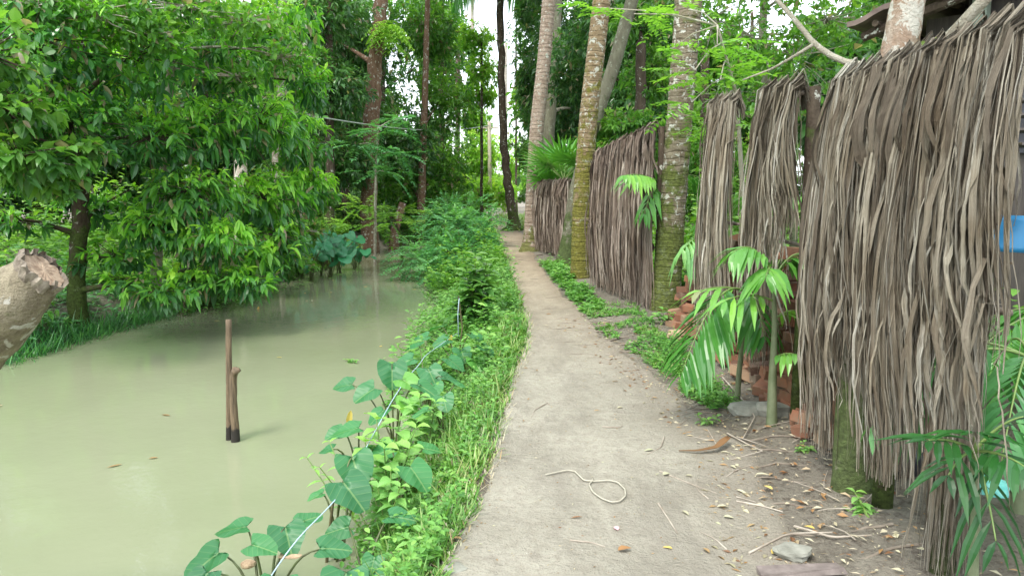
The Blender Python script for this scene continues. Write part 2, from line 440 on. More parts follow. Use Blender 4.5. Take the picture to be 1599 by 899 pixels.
nt.links.new(c, p.inputs['Base Color']); p.inputs['Roughness'].default_value = .82; p.inputs['Specular IOR Level'].default_value = .3
hh = math_(nt, 'ADD', math_(nt, 'ADD', math_(nt, 'MULTIPLY', s_, 1.2), b), math_(nt, 'MULTIPLY', c_, .6))
bump(nt, p, hh, .8, .04)
M['path'] = m
# soil with litter
m, nt, p = new_mat('soil')
a = noise(nt, 2.2, 5, .65); b = noise(nt, 18, 6, .75, dist=.8); c_ = noise(nt, 55, 4, .7)
c = ramp(nt, a, [(.3, (.16, .14, .105)), (.7, (.30, .27, .21))])
c = mixc(nt, ramp(nt, b, [(.35, (.8, .8, .8)), (.5, (0, 0, 0))]), c, (.075, .055, .04))
c = mixc(nt, ramp(nt, c_, [(.6, (0, 0, 0)), (.7, (.6, .6, .6))]), c, (.36, .3, .22))
nt.links.new(c, p.inputs['Base Color']); p.inputs['Roughness'].default_value = .95
bump(nt, p, math_(nt, 'ADD', b, c_), .9, .04)
M['soil'] = m
# water
m, nt, p = new_mat('water')
a = noise(nt, .35, 3)
nt.links.new(ramp(nt, a, [(.3, (.21, .235, .14)), (.7, (.25, .268, .172))]), p.inputs['Base Color'])
p.inputs['Roughness'].default_value = .03; p.inputs['IOR'].default_value = 1.42
p.inputs['Specular IOR Level'].default_value = .5
bump(nt, p, math_(nt, 'ADD', noise(nt, 1.7, 3, .5, vscale=(1, .6, 1)), math_(nt, 'MULTIPLY', noise(nt, 9, 3, .6), .35)), .14, .05)
M['water'] = m

# ------------------------------------------------------------------ ground, water, path
WL = -0.40
def ip(pts):
    xs = [a for a, _ in pts]; ys = [b for _, b in pts]
    return lambda y: np.interp(y, xs, ys)
waterR = ip([(-20, -1.0), (3, -.85), (4.5, -.95), (6, -1.0), (9, -1.15), (14, -1.45), (18, -1.9), (22, -2.7), (26, -3.9), (27.5, -4.3)])
waterL = ip([(-20, -5.6), (8, -5.9), (9.5, -5.75), (11.5, -5.55), (15, -5.25), (21, -4.75), (26, -4.4), (27.5, -4.3)])
pathL = ip([(-20, -.5), (2.5, -.36), (3, -.29), (4, -.15), (5.9, -.02), (7.7, .18), (9.5, .16), (13.7, .0), (19.8, -.26), (29.7, -.75), (40, -1.3), (60, -3.5)])
pathR = ip([(-20, 1.2), (3, 1.25), (4.3, 1.45), (5.9, 1.28), (8.1, .93), (11.9, .76), (17, .52), (27, .34), (34, .05), (40, -.5), (60, -2.6)])
def sstep(a, b, x):
    t = np.clip((x - a) / (b - a), 0, 1); return t * t * (3 - 2 * t)
def height(X, Y):
    X = np.asarray(X, float); Y = np.asarray(Y, float)
    wr = waterR(Y) + .10 * vnoise(Y * 1.7, Y * 0 + 3.3); wl = waterL(Y) + .5 * vnoise(Y * .7, Y * 0 + 9.1)
    pl = pathL(Y)
    n = .05 * vnoise(X * .9, Y * .9) + .025 * vnoise(X * 3.1 + 5, Y * 3.1)
    inpath = sstep(0, .25, X - pl) * sstep(0, .3, pathR(Y) - X)
    n = n * (1 - .55 * inpath) + inpath * (.014 * vnoise(X * 7, Y * 5) + .016 * vnoise(X * 3.3 + 7, Y * 2.6) - .014)
    right = np.where(X < pl, WL - .04 + (.42) * sstep(wr - .02, pl - .03, X) ** .8, 0.0)
    right = np.where(X > pathR(Y), .05 * sstep(0, .5, X - pathR(Y)) + .03 * vnoise(X * 6, Y * 6), right)
    left = WL - .04 + .42 * sstep(0, .7, wl - X) + .35 * sstep(.5, 3.5, wl - X) + .1 * vnoise(X * .5, Y * .5)
    wid = np.maximum(wr - wl, 0.001)
    t = np.clip((X - wl) / wid, 0, 1)
    bed = WL - .04 - .6 * np.sin(math.pi * t)
    z = np.where(X > wr, right, np.where(X < wl, left, bed))
    closed = sstep(26.0, 28.5, Y)
    zc = .0 + .1 * vnoise(X * .5, Y * .5)
    z = z * (1 - closed) + np.where(X < pl, zc, right) * closed
    return z + n
def zg(x, y): return float(height(x, y))

def axis(segs):
    out = []
    for a, b, st in segs: out += list(np.arange(a, b, st))
    out.append(segs[-1][1]); return np.array(out)
gx = axis([(-160, -30, 10), (-30, -8, 1), (-8, -4, .15), (-4, -1.6, .3), (-1.6, 3.2, .05), (3.2, 8, .25), (8, 30, 1.5), (30, 160, 10)])
gy = axis([(-30, -2, 2), (-2, 2.2, .3), (2.2, 8, .05), (8, 14, .1), (14, 32, .3), (32, 60, 1.5), (60, 240, 12)])
XX, YY = np.meshgrid(gx, gy)
ZZ = height(XX, YY)
def grid_faces(nr, nc):
    i = np.arange(nr - 1)[:, None] * nc; j = np.arange(nc - 1)[None]
    return np.stack([i + j, i + j + 1, i + nc + j + 1, i + nc + j], -1).reshape(-1, 4)
b = MB(); b.add(np.stack([XX, YY, ZZ], -1), [grid_faces(len(gy), len(gx))])
struct(b.build('ground', M['soil'], smooth=True))
b = MB()
wy = axis([(-28, 29, .5)])
wa = np.minimum(waterL(wy) - 1.2, waterR(wy) - .5); wb = waterR(wy) + .5
ss = np.linspace(0, 1, 12)
WXX = wa[:, None] * (1 - ss) + wb[:, None] * ss
b.add(np.stack([WXX, np.broadcast_to(wy[:, None], WXX.shape), np.full(WXX.shape, WL)], -1), [grid_faces(len(wy), 12)])
struct(b.build('water', M['water'], smooth=True))
b = MB()
py_ = axis([(-6, 2.2, .3), (2.2, 9, .05), (9, 14, .1), (14, 60, .3)])
ss = np.linspace(0, 1, 60)
e1 = .07 * vnoise(py_ * 2.3, 1.7) + .05 * vnoise(py_ * 7, 4.2); e2 = .16 * vnoise(py_ * 1.9, 7.7) + .07 * vnoise(py_ * 7, 8.1)
A_ = pathL(py_) + e1 - .04; B_ = pathR(py_) + e2 + .05
PX = A_[:, None] * (1 - ss) + B_[:, None] * ss
PYY = np.broadcast_to(py_[:, None], PX.shape)
edge = np.minimum(ss, 1 - ss)
PZ = height(PX, PYY) + .012 - .05 * (1 - np.clip(edge / .07, 0, 1)) ** 2
b.add(np.stack([PX, PYY, PZ], -1), [grid_faces(len(py_), 60)], np.broadcast_to(ss, PX.shape).ravel())
struct(b.build('path', M['path'], smooth=True))

# ------------------------------------------------------------------ foliage generators
def blob_twigs(c, r, n, shell=2.4, low=0.0):
    v = nrm(RNG.normal(size=(n, 3)))
    rad = RNG.random(n) ** (1 / shell)
    P = v * rad[:, None]
    # uneven outline: push by noise
    k = 1 + .5 * vnoise(v[:, 0] * 3 + c[0], v[:, 1] * 3 + v[:, 2] * 4 + c[1])
    return np.array(c) + P * k[:, None] * np.array(r), v
def whorls(b, P, out, k, L, Wd, droop, shape, rbase, spread=.8, up=0.0, rv=.24, dead=.05):
    """k leaves round each twig tip"""
    n = len(P)
    T = nrm(out * .7 + RNG.normal(size=(n, 3)) * .45 + np.array([0, 0, up]))
    ref = nrm(RNG.normal(size=(n, 3)))
    A = nrm(np.cross(T, ref)); Bv = np.cross(T, A)
    for i in range(k):
        a = 2 * math.pi * i / k + RNG.random(n) * .9
        s = spread * (.6 + .7 * RNG.random(n))
        D = nrm(T * .75 + (A * np.cos(a)[:, None] + Bv * np.sin(a)[:, None]) * s[:, None] + np.array([0, 0, -droop * .6]))
        N = nrm(UP + RNG.normal(size=(n, 3)) * .35 + T * .2)
        q = P - T * (RNG.random(n) * L * .6)[:, None]
        sz = L * (.45 + .85 * RNG.random(n))
        b.leaves(q, D, N, sz, Wd * sz / L * (.75 + .5 * RNG.random(n)), droop * (.1 + RNG.random(n) * .9), .12, np.where(RNG.random(n) < dead, 1.0, np.clip(rbase + (RNG.random(n) - .5) * rv * 2, 0, 1) * .93), shape)

def tree(name, label, cat, trunk, rad, bark, blobs, leafm, dens=60, L=.14, Wd=.045, k=6, droop=.5, shape='lance', group=None, sides=12, shell=2.4, limb=True, twigs=True, gradient=.35, up=0.0):
    """trunk: centre line; blobs: (centre, radii, amount)"""
    trunk = np.asarray(trunk, float)
    t = thing(name, label, cat, trunk[0], group)
    # smooth the centre line
    s0 = np.linspace(0, 1, len(trunk)); s1 = np.linspace(0, 1, max(12, len(trunk) * 5))
    P = np.stack([np.interp(s1, s0, trunk[:, i]) for i in range(3)], -1)
    P[1:-1] += (RNG.random((len(P) - 2, 3)) - .5) * np.array([1, 1, 0]) * rad[0] * .25
    rr = np.interp(s1, np.linspace(0, 1, len(rad)), rad)
    rr[0] *= 1.35; rr[1] *= 1.1
    b = MB(); b.tube(P, rr, sides, jitter=.12); b.build('trunk', M[bark], t, True)
    cr = MB()
    for (c, r, amt) in blobs:
        lb = MB(); has = False
        c = np.array(c, float); r = np.array(r, float)
        if limb:
            i = int(np.argmin(np.linalg.norm(P - (c - np.array([0, 0, r[2] * .8])), axis=1)))
            m_ = (P[i] + c) / 2 + np.array([0, 0, .15 * np.linalg.norm(c - P[i])]) * RNG.random()
            q = np.stack([P[i], m_, c]); s = np.linspace(0, 1, 7)
            Q = (1 - s)[:, None] ** 2 * q[0] + 2 * (s * (1 - s))[:, None] * q[1] + s[:, None] ** 2 * q[2]
            lb.tube(Q, np.linspace(max(rr[i] * .45, .012), .008, 7), 6); has = True
        n = int(dens * amt)
        TP, v = blob_twigs(c, r, n, shell)
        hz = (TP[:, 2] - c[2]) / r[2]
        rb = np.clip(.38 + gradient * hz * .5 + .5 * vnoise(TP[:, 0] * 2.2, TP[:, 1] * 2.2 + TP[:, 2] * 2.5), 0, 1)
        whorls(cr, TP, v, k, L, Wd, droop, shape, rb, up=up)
        if twigs:
            for j in range(0, n, max(1, n // 22)):
                e = TP[j]; mid = (c + e) / 2 + RNG.normal(size=3) * .05 * r
                lb.tube(np.stack([c, mid, e]), (.010, .007, .004), 4, cap=False); has = True
        if has: lb.build('branch', M[bark], t, True)
    cr.build('crown', M[leafm], t)
    return t

def pinnate(b, base, dirv, L, npair, ll, lw, droop, rb, shape='diamond'):
    """compound leaves: arrays of bases / directions"""
    base = np.atleast_2d(base); D = nrm(np.atleast_2d(dirv)); n = len(base)
    S = nrm(np.cross(D, UP + RNG.normal(size=(n, 3)) * .15)); 
    for i in range(npair):
        t = (i + 1) / npair
        c = base + D * (L * t) + np.array([0, 0, -1.0]) * (droop * L * t * t)
        sz = ll * (1 - .45 * abs(t - .45) * 1.6)
        for sg in (-1, 1):
            d = nrm(D * .45 + S * sg + np.array([0, 0, -.12]) + RNG.normal(size=(n, 3)) * .08)
            b.leaves(c, d, UP + RNG.normal(size=(n, 3)) * .2, sz, lw, .1, .08, np.clip(rb + (RNG.random(n) - .5) * .25, 0, 1), shape)
    b.leaves(base + D * L - UP * droop * L, D, UP, ll, lw, .1, .08, np.clip(rb, 0, 1), shape)

def curve(p0, d0, L, droop, n=12, side=None):
    """arching centre line"""
    t = np.linspace(0, 1, n)[:, None]
    P = np.array(p0) + nrm(d0) * L * t + np.array([0, 0, -1.0]) * droop * L * t ** 2
    if side is not None: P = P + np.array(side) * t ** 2
    return P
def frond(lb, sb, p0, d0, L, droop, npair, ll, lw, rb=.5, start=.12, hang=.35, shape='lance', r=.012, side=None, ang=.9, taper=.35):
    P = curve(p0, d0, L, droop, 24, side)
    sb.tube(P, np.linspace(r, r * .3, 24), 5)
    T = nrm(np.gradient(P, axis=0))
    tt = np.linspace(start, 1, npair); idx = tt * 23
    C = np.stack([np.interp(idx, np.arange(24), P[:, i]) for i in range(3)], -1)
    TT = nrm(np.stack([np.interp(idx, np.arange(24), T[:, i]) for i in range(3)], -1))
    S = nrm(np.cross(TT, UP))
    prof = np.sin(np.clip((tt - start) / (1 - start) * .82 + .16, 0, 1) * math.pi) ** .6
    prof = np.maximum(prof, taper)
    for sg in (-1, 1):
        D = nrm(TT * (.55 + .5 * tt[:, None]) + S * sg * ang + np.array([0, 0, -hang * .5]) + RNG.normal(size=(npair, 3)) * .06)
        N = nrm(UP + S * sg * -.2 + RNG.normal(size=(npair, 3)) * .08)
        lb.leaves(C, D, N, ll * prof * (.9 + .2 * RNG.random(npair)), lw, hang * (.7 + .6 * RNG.random(npair)), .1, np.clip(rb + (RNG.random(npair) - .5) * .3, 0, 1), shape)

# ------------------------------------------------------------------ palms and trees on the fence side
def palm_crown(t, top, n, L, mat, seed_rb=.45):
    for i in range(n):
        a = 2 * math.pi * i / n + RNG.random() * .3; e = .15 + .8 * RNG.random()
        lb = MB(); sb = MB()
        frond(lb, sb, top, (math.cos(a), math.sin(a), e), L, .55 + .3 * RNG.random(), 34, .62, .05, seed_rb, hang=.5, shape='blade', r=.03)
        f = lb.build('frond', M[mat], t); sb.build('midrib', M['petiole_green'], f)
def palm(name, label, base, pts, rads, bark, crown=True, L=3.2, group=None, flare=1.35, n=11, rings=0.0):
    t = thing(name, label, 'palm tree', base, group)
    pts = np.asarray(pts, float)
    s1 = np.linspace(0, 1, 480)
    d = np.concatenate([[0], np.cumsum(np.linalg.norm(np.diff(pts, axis=0), axis=1))]); d /= d[-1]
    P = np.stack([np.interp(s1, d, pts[:, i]) for i in range(3)], -1)
    k = np.ones(31) / 31.0
    for i in range(3):
        pad = np.concatenate([np.full(15, P[0, i]), P[:, i], np.full(15, P[-1, i])]); P[:, i] = np.convolve(pad, k, 'valid')
    rr = np.interp(s1, d, rads)
    hgt = (P[:, 2] - P[0, 2])
    rr = rr * (1 + (flare - 1) * np.exp(-hgt / .25))
    ph_ = (hgt * 11 + .5 * np.sin(hgt * 7)) % 1.0; rr = rr * (1 + rings * 2.2 * ph_ ** 2) * (1 + .03 * (RNG.random(480) - .5))
    b = MB(); b.tube(P, rr, 28, jitter=.035); b.build('trunk', M[bark], t, True)
    if crown: palm_crown(t, P[-1], n, L, 'palm_green')
    return t

# the near mossy palm by the fence end
b0 = G(1037, 492); Y0 = b0[1]
palm('coconut_palm', 'thick mossy palm trunk with pale lichen patches at the near end of the brown fence', (b0[0], Y0, zg(b0[0], Y0) - .05),
     [b0 - [0, 0, .1], W(1050, 330, Y0), W(1063, 160, Y0), W(1076, 0, Y0), W(1080, -350, Y0), W(1100, -700, Y0 + .3)], [.18, .16, .155, .16, .15, .13], 'bark_moss', flare=1.15, rings=.02, L=3.4)
b1 = G(905, 440); Y1 = b1[1]
palm('coconut_palm', 'ochre and moss coated ringed palm trunk at the far end of the brown frond fence', (b1[0], Y1, zg(b1[0], Y1) - .05),
     [b1 - [0, 0, .1], W(908, 330, Y1), W(919, 180, Y1), W(933, 60, Y1), W(942, -20, Y1), W(965, -380, Y1 + .3)], [.155, .16, .152, .148, .145, .13], 'bark_ochre', flare=1.1, rings=.025, L=3.6)
b2 = G(829, 393); Y2 = b2[1]
palm('coconut_palm', 'tall pale brown ringed palm trunk leaning at the left end of the far fence', (b2[0], Y2, zg(b2[0], Y2) - .05),
     [b2 - [0, 0, .1], W(832, 300, Y2), W(838, 200, Y2), W(850, 90, Y2), W(857, 0, Y2), W(868, -200, Y2 + .3)], [.20, .18, .18, .17, .165, .14], 'bark_palm', flare=1.7, rings=.02, L=3.6)
Y3 = 15.0; b3 = G(874, 418)
b3 = np.array([W(880, 415, Y3)[0], Y3, 0.0])
palm('coconut_palm', 'moss covered palm leaning right behind the ochre palm, mossy roots at its foot', (b3[0], Y3, -.05),
     [W(880, 425, Y3), W(888, 370, Y3), W(898, 300, Y3), W(925, 200, Y3), W(958, 105, Y3), W(1004, -60, Y3), W(1050, -260, Y3)], [.17, .135, .13, .13, .13, .12, .11], 'bark_green', flare=1.5, L=3.0)
Y4 = 25.0
tree('shade_tree', 'brown straight trunk seen just right of the tall pale palm', 'tree', [[W(852, 365, Y4)[0], Y4, 0], W(858, 200, Y4), W(868, 60, Y4), W(872, -60, Y4), W(880, -200, Y4)], [.22, .19, .17, .15, .1],
     'bark_green', [(W(905, 60, Y4 + 3), (2.6, 2, 2.0), 5), (W(845, -60, Y4 + 1), (1.6, 2, 1.3), 3), (W(990, 20, Y4 + 3), (2.2, 2, 2.4), 5), (W(905, 175, Y4 + 4), (2.2, 1.6, 1.3), 4), (W(832, 130, Y4 + 5), (.7, 1.2, 1.8), 2.6), (W(830, 10, Y4 + 5), (.6, 1.2, 1.3), 1.5),
                    (W(835, 240, Y4 + 6), (.8, 1.3, .9), 1.8)], 'leaf_dark', dens=260, L=.26, Wd=.09, k=5, shape='diamond')
# slim dark tree by the end of the path
Y5 = 30.0
t5 = tree('slim_palm', 'slim dark palm with flared base and hanging fronds at the far end of the path', 'palm tree',
     [[W(803, 358, Y5)[0], Y5, -.05], W(800, 335, Y5), W(791, 270, Y5), W(784, 190, Y5), W(783, 90, Y5), W(781, 0, Y5), W(783, -120, Y5)], [.36, .2, .17, .15, .14, .14, .1],
     'bark_dark', [(W(781, -95, Y5), (.35, .35, .3), .3)], 'leaf_mid', dens=100, L=.3, Wd=.08, k=6, shape='diamond', limb=False)
rb = MB()
for a in (-.2, .5, 1.4, 2.6, 3.4, 4.3, 5.2):
    o = np.array([W(803, 358, Y5)[0], Y5, .15]); e = o + np.array([math.cos(a) * .7, math.sin(a) * .7, -.2])
    rb.tube(np.stack([o, (o + e) / 2 + [0, 0, .02], e]), (.14, .09, .03), 7)
rb.build('root', M['bark_dark'], t5, True)
c5 = W(781, -70, Y5)
for i, (a, e, dr, L5) in enumerate([(-3.0, .5, .75, 4.6), (-2.7, .35, .85, 4.4), (2.9, .5, .8, 4.4), (-2.3, .4, .85, 4.2), (-3.3, .2, .8, 4.0), (-1.57, .4, .9, 3.6), (-.9, .5, .8, 2.6), (.4, .8, .7, 3), (1.3, .5, .8, 4), (2.2, .5, .8, 4), (-2.9, .05, .8, 3.6)]):
    lb = MB(); sb = MB(); frond(lb, sb, c5, (math.cos(a), math.sin(a), e), L5, dr, 44, 1.0, .07, .35, hang=1.1, shape='blade', r=.04)
    f = lb.build('frond', M['palm_green'], t5); sb.build('midrib', M['petiole_green'], f)

# fence tree: slim pale tree standing behind the near frond curtain, with two bare branches
Y7 = 3.9
t7 = thing('betel_palm', 'slim tree with flecked pale upper bark and mossy foot behind the near frond curtain', 'tree', (1.8, Y7, 0))
P7 = np.stack([W(1331, 812, 3.66), W(1338, 640, 3.70), W(1352, 420, 3.84), W(1378, 200, Y7), W(1408, 60, Y7), W(1418, 0, Y7), W(1445, -300, Y7)])
s1 = np.linspace(0, 1, 60); P7s = np.stack([np.interp(s1, np.linspace(0, 1, 7), P7[:, i]) for i in range(3)], -1)
lo = 32
b = MB(); b.tube(P7s[:lo], np.linspace(.108, .09, lo) * (1 + .35 * np.exp(-np.arange(lo) / 1.8)), 22, jitter=.06); b.build('trunk', M['bark_green'], t7, True)
b = MB(); b.tube(P7s[lo - 1:], np.linspace(.09, .075, 61 - lo), 22, jitter=.05); b.build('upper_trunk', M['bark_fleck'], t7, True)
def bez(pts, n=14):
    pts = np.asarray(pts, float); s0 = np.linspace(0, 1, len(pts)); s1 = np.linspace(0, 1, n)
    return np.stack([np.interp(s1, s0, pts[:, i]) for i in range(3)], -1)
b = MB(); b.tube(bez([W(1398, 118, Y7), W(1370, 106, Y7 + .02), W(1310, 95, Y7 + .1), W(1272, 70, Y7 + .15), W(1247, 38, Y7 + .2), W(1215, 2, Y7 + .3), W(1170, -40, Y7 + .4)]), np.linspace(.02, .010, 14), 8)
b.build('branch', M['branch_grey'], t7, True)
b = MB(); b.tube(bez([W(1270, 70, Y7 + .15), W(1240, 88, Y7 + .2), W(1205, 108, Y7 + .3), W(1160, 125, Y7 + .4)]), np.linspace(.010, .004, 14), 6)
b.build('branch', M['branch_grey'], t7, True)
b = MB(); b.tube(bez([W(1420, 108, Y7 - .05), W(1452, 88, Y7 - .1), W(1500, 40, Y7 - .2), W(1545, -8, Y7 - .3), W(1600, -80, Y7 - .4)]), np.linspace(.026, .03, 14), 9)
b.build('branch', M['branch_grey'], t7, True)
b = MB(); P = np.stack([W(u, v, Y7 - .1) for u, v in [(1450, 68), (1455, 80), (1462, 72), (1470, 66), (1446, 84), (1440, 108), (1470, 105), (1458, 96)]])
whorls(b, P, nrm(RNG.normal(size=(8, 3))), 4, .07, .03, .3, 'lance', .8); b.build('sprout', M['leaf_bright'], t7)
P = np.stack([W(u, v, Y7 + .1) for u, v in [(1010, -520), (1200, -420), (1440, -330), (1600, -300), (1445, -300)]])
b = MB()
for i in range(9):
    a = i * .7; sb = MB(); frond(b, sb, P7s[-1], (math.cos(a), math.sin(a), .7), 1.5, .5, 16, .35, .05, .5)
b.build('crown', M['palm_green'], t7)

# ------------------------------------------------------------------ fences of hanging dried palm fronds
def strips(b, top, ext, n, zb, w0, along, outv, ztop0, spread, zj=.12, rb=(0, 1), flap=.12, wig=.03, seg=14, lean=0.0, belly=.08, offs=1.0, layered=0.0):
    """top: bundle point; strips fan out from it and hang down"""
    top = np.asarray(top, float)
    s = np.linspace(0, 1, seg)
    for i in range(n):
        low = RNG.random() < layered; ztop = ztop0 - (.15 + .9 * RNG.random()) * low
        la = (RNG.random() - .5) * ext * (1 + .8 * low); sp = la / max(ext, 1e-6) * spread + (RNG.random() - .5) * spread * .35
        z1 = zb + (RNG.random() ** 1.5) * (ztop - zb) * .45 * RNG.choice([0, 1], p=[.6, .4]) + RNG.random() * zj
        z1 = min(z1, ztop - .55)
        ly = RNG.random(); off = (.02 + .06 * ly) * offs + .035 * low
        prof = 1 - np.exp(-s * 5)
        lat = la + sp * prof + lean * s + wig * np.sin(s * (1.5 + 3.5 * RNG.random()) + RNG.random() * 6) * s
        lat = lat + .005 * np.cumsum(RNG.normal(size=seg)) * s + (RNG.random() < .12) * (RNG.random() - .5) * .34 * s ** 1.3
        out = off + belly * np.sin(np.clip(s * 1.15, 0, 1) * math.pi) * (.4 + .6 * ly) + .005 * np.cumsum(RNG.normal(size=seg))
        arch = .05 * (1 - (2 * la / max(ext, 1e-6)) ** 2)
        z = ztop + arch * np.exp(-s * 9) - (ztop - z1) * s
        C = top[None] * 1.0 + along[None] * lat[:, None] + outv[None] * out[:, None]; C[:, 2] = z
        # short flap over the rail
        h1 = top + along * la - outv * .05; h1[2] = ztop - flap * RNG.random()
        if low: h1 = top + along * la; h1[2] = ztop + .01
        h2 = top + along * la + outv * .0; h2[2] = ztop + (arch + .02 + .03 * ly + .05 * RNG.random() ** 4) * (not low)
        C = np.vstack([h1, h2, C])
        k = len(C); q = np.linspace(0, 1, k)
        ww = w0 * (.25 + 1.25 * RNG.random() ** 2) * (.6 + .5 * np.sin(q * 2.6)) * (1 - .72 * q ** 3) * (1 + .10 * RNG.normal(size=k))
        tw = (RNG.random() - .5) * 1.3 + np.cumsum(RNG.normal(size=k)) * .16
        Wv = along[None] * np.cos(tw)[:, None] + outv[None] * np.sin(tw)[:, None]
        Nv = np.cross(Wv, UP)
        V = np.stack([C - Wv * ww[:, None] * .5, C + Nv * ww[:, None] * .22, C + Wv * ww[:, None] * .5], 1)
        i0 = np.arange(k - 1)[:, None] * 3
        F = np.concatenate([np.stack([i0 + 0, i0 + 1, i0 + 4, i0 + 3], -1), np.stack([i0 + 1, i0 + 2, i0 + 5, i0 + 4], -1)]).reshape(-1, 4)
        u = np.broadcast_to(np.array([0, .5, 1])[None] * ww.max() * 22 + RNG.random() * 9, (k, 3)); v = np.broadcast_to((q * 2 + RNG.random() * 7)[:, None], (k, 3))
        b.add(V.reshape(-1, 3), [F], rb[0] + (rb[1] - rb[0]) * RNG.random(), np.stack([u, v], -1).reshape(-1, 2))
def backing(b, p, q, z0, z1, inward, rnd=.05):
    """matted inner layer behind the loose strips"""
    p = np.asarray(p, float); q = np.asarray(q, float)
    nx, nz = 24, 16
    u = np.linspace(0, 1, nx)[None]; s = np.linspace(0, 1, nz)[:, None]
    zt = z1 - .04 * RNG.random(nx); zb = z0 + .25 * RNG.random(nx)
    X = p[0] + (q[0] - p[0]) * u + inward[0] * .02 + 0 * s; Y = p[1] + (q[1] - p[1]) * u + 0 * s + inward[1] * .02
    Z = zt[None] + (zb - zt)[None] * s
    bump_ = .03 * RNG.normal(size=(nz, nx))
    X = X + inward[0] * bump_; Y = Y + inward[1] * bump_
    V = np.stack([X, Y, Z], -1); 
    uv = np.stack(np.broadcast_arrays(u * np.linalg.norm(q - p) * 6, s * 2), -1)
    b.add(V.reshape(-1, 3), [grid_faces(nz, nx)], np.repeat(RNG.random((1, nx)) * .3, nz, 0).ravel(), uv.reshape(-1, 2))

def frond_fence(label, p0, p1, z0a, z0b, z1a, z1b, nb, per, mat, w0, spread, back, posts, zbf=None, gap=None, skip=(), inner=True, lean=0, wig=.03, sheaths=0, backz=None):
    p0 = np.array([*p0, 0.0]); p1 = np.array([*p1, 0.0])
    along = nrm(p1 - p0); outv = nrm(np.array([-along[1], along[0], 0]))
    if outv[0] > 0: outv = -outv
    t = thing('frond_fence', label, 'fence', (p0[0], p0[1], 0), 'palm frond fences along the right of the path')
    b = MB(); e_ = along * .05; rp = bez([p0 + e_ * 1.5 + [0, 0, z1a], (p0 + p1) / 2 + [0, 0, (z1a + z1b) / 2 - .02], p1 - e_ + [0, 0, z1b]], 20); b.tube(rp, .015, 8); b.build('rail', M['root'], t, True)
    b = MB(); b.tube(rp - np.array([0, 0, .95]) - outv * .05, .014, 8); b.build('rail', M['root'], t, True)
    for f in posts:
        q = p0 + (p1 - p0) * f - outv * .07
        b = MB(); b.tube([q + [0, 0, -.2], q + [0, 0, 1], q + [0, 0, z1a + (z1b - z1a) * f + .03]], (.05, .045, .04), 10, jitter=.1); b.build('post', M['bark_dark'], t, True)
    if inner:
        b = MB(); backing(b, p0 + along * .22, p1 - along * .03, backz if backz is not None else (z0a + z0b) / 2 + .1, (z1a + z1b) / 2 - .08, -outv * 1.0); b.build('matting', M['fibre_brown'], t)
    for i in range(nb):
        if i in skip: continue
        f = (i + .5) / nb + (RNG.random() - .5) * .4 / nb
        q = p0 + (p1 - p0) * f; zt = z1a + (z1b - z1a) * f; zb = z0a + (z0b - z0a) * f
        if zbf is not None: zb = float(zbf(f))
        b = MB(); wdt = np.linalg.norm(p1 - p0) / nb
        strips(b, q, wdt * .55, per, zb, w0, along, outv, zt, wdt * spread, lean=lean + (RNG.random() - .5) * wdt * .8, wig=wig, belly=.02 + .06 * RNG.random(), layered=.28)
        if i % 2 == 0 or RNG.random() < sheaths:
            strips(b, q, wdt * .5, 5, zt - .4 - .4 * RNG.random(), w0 * 2.3, along, outv, zt, wdt * .4, rb=(0, .25))
        b.build('dried_frond', M[mat], t)
    return t
FX = 1.74
def zbC(f):     # lower edge of the near curtain, f = 0 near camera .. 1 far
    return np.interp(f, [0, .13, .16, .33, .37, .56, .6, .84, .88, 1], [.92, .9, .84, .80, .25, .2, .74, .72, .14, .12])
frond_fence('widest grey curtain of long dried palm fronds, nearest the camera at the right', (FX, 2.54), (FX, 3.98), 0, 0, 2.07, 2.08, 17, 105, 'fibre_tan', .02, .85, 0, (.62,), zbf=zbC, sheaths=.35, wig=.045, backz=.85)
frond_fence('narrow hanging curtain of dried fronds with an arched opening, left next to the widest one', (FX + .06, 4.60), (FX + .06, 5.36), .42, .42, 2.16, 2.22, 6, 85, 'fibre_tan', .019, .8, 0, (.1,), inner=False, sheaths=.6, zbf=lambda f: np.interp(f, [0, .42, .5, 1], [1.3, 1.15, .3, .32]), wig=.05)
frond_fence('narrow straight curtain of dried fronds between the mossy palm and the arched one', (FX + .07, 5.98), (FX + .05, 6.62), .3, .25, 2.24, 2.28, 5, 85, 'fibre_tan', .019, .7, 0, (.9,), inner=False, sheaths=.3, wig=.05)
frond_fence('brown ribbed frond fence section between the mossy palm and the ochre palm', (1.80, 9.25), (1.33, 11.7), .03, .06, 2.33, 2.1, 17, 60, 'fibre_brown', .03, 1.0, 0, (0.02, .5, .98), sheaths=.2)
frond_fence('farthest low brown frond fence section beside the tall pale palm', (1.27, 15.8), (.60, 19.5), .03, .05, 1.75, 1.75, 14, 32, 'fibre_brown', .045, 1.0, 0, (0.02, .5, .98), sheaths=.2)

# post wrapped in hanging fibre in the foreground
q = np.array([W(1478, 760, 2.78)[0], 2.78, 0.0])
t = thing('fence_post', 'fence post wrapped in long hanging fibre at the bottom right', 'fence post', q)
b = MB(); b.tube([q + [0, 0, -.2], q + [.01, 0, .5], q + [.03, 0, 1.0], q + [.05, .0, 2.05]], (.05, .045, .04, .035), 14, jitter=.12); b.build('post', M['bark_green'], t, True)
for j in range(10):
    a = j / 10 * 2 * math.pi; o = np.array([math.cos(a), math.sin(a), 0]); al = np.cross(UP, o)
    b = MB(); strips(b, q + o * .045 + [.02, 0, 0], .04, 30, .0, .012, al, o, 1.0 + .3 * RNG.random(), .02, zj=.1, flap=.05, wig=.012, belly=.0, rb=(.2, .9), offs=.25); b.build('dried_frond', M['fibre_tan'], t)

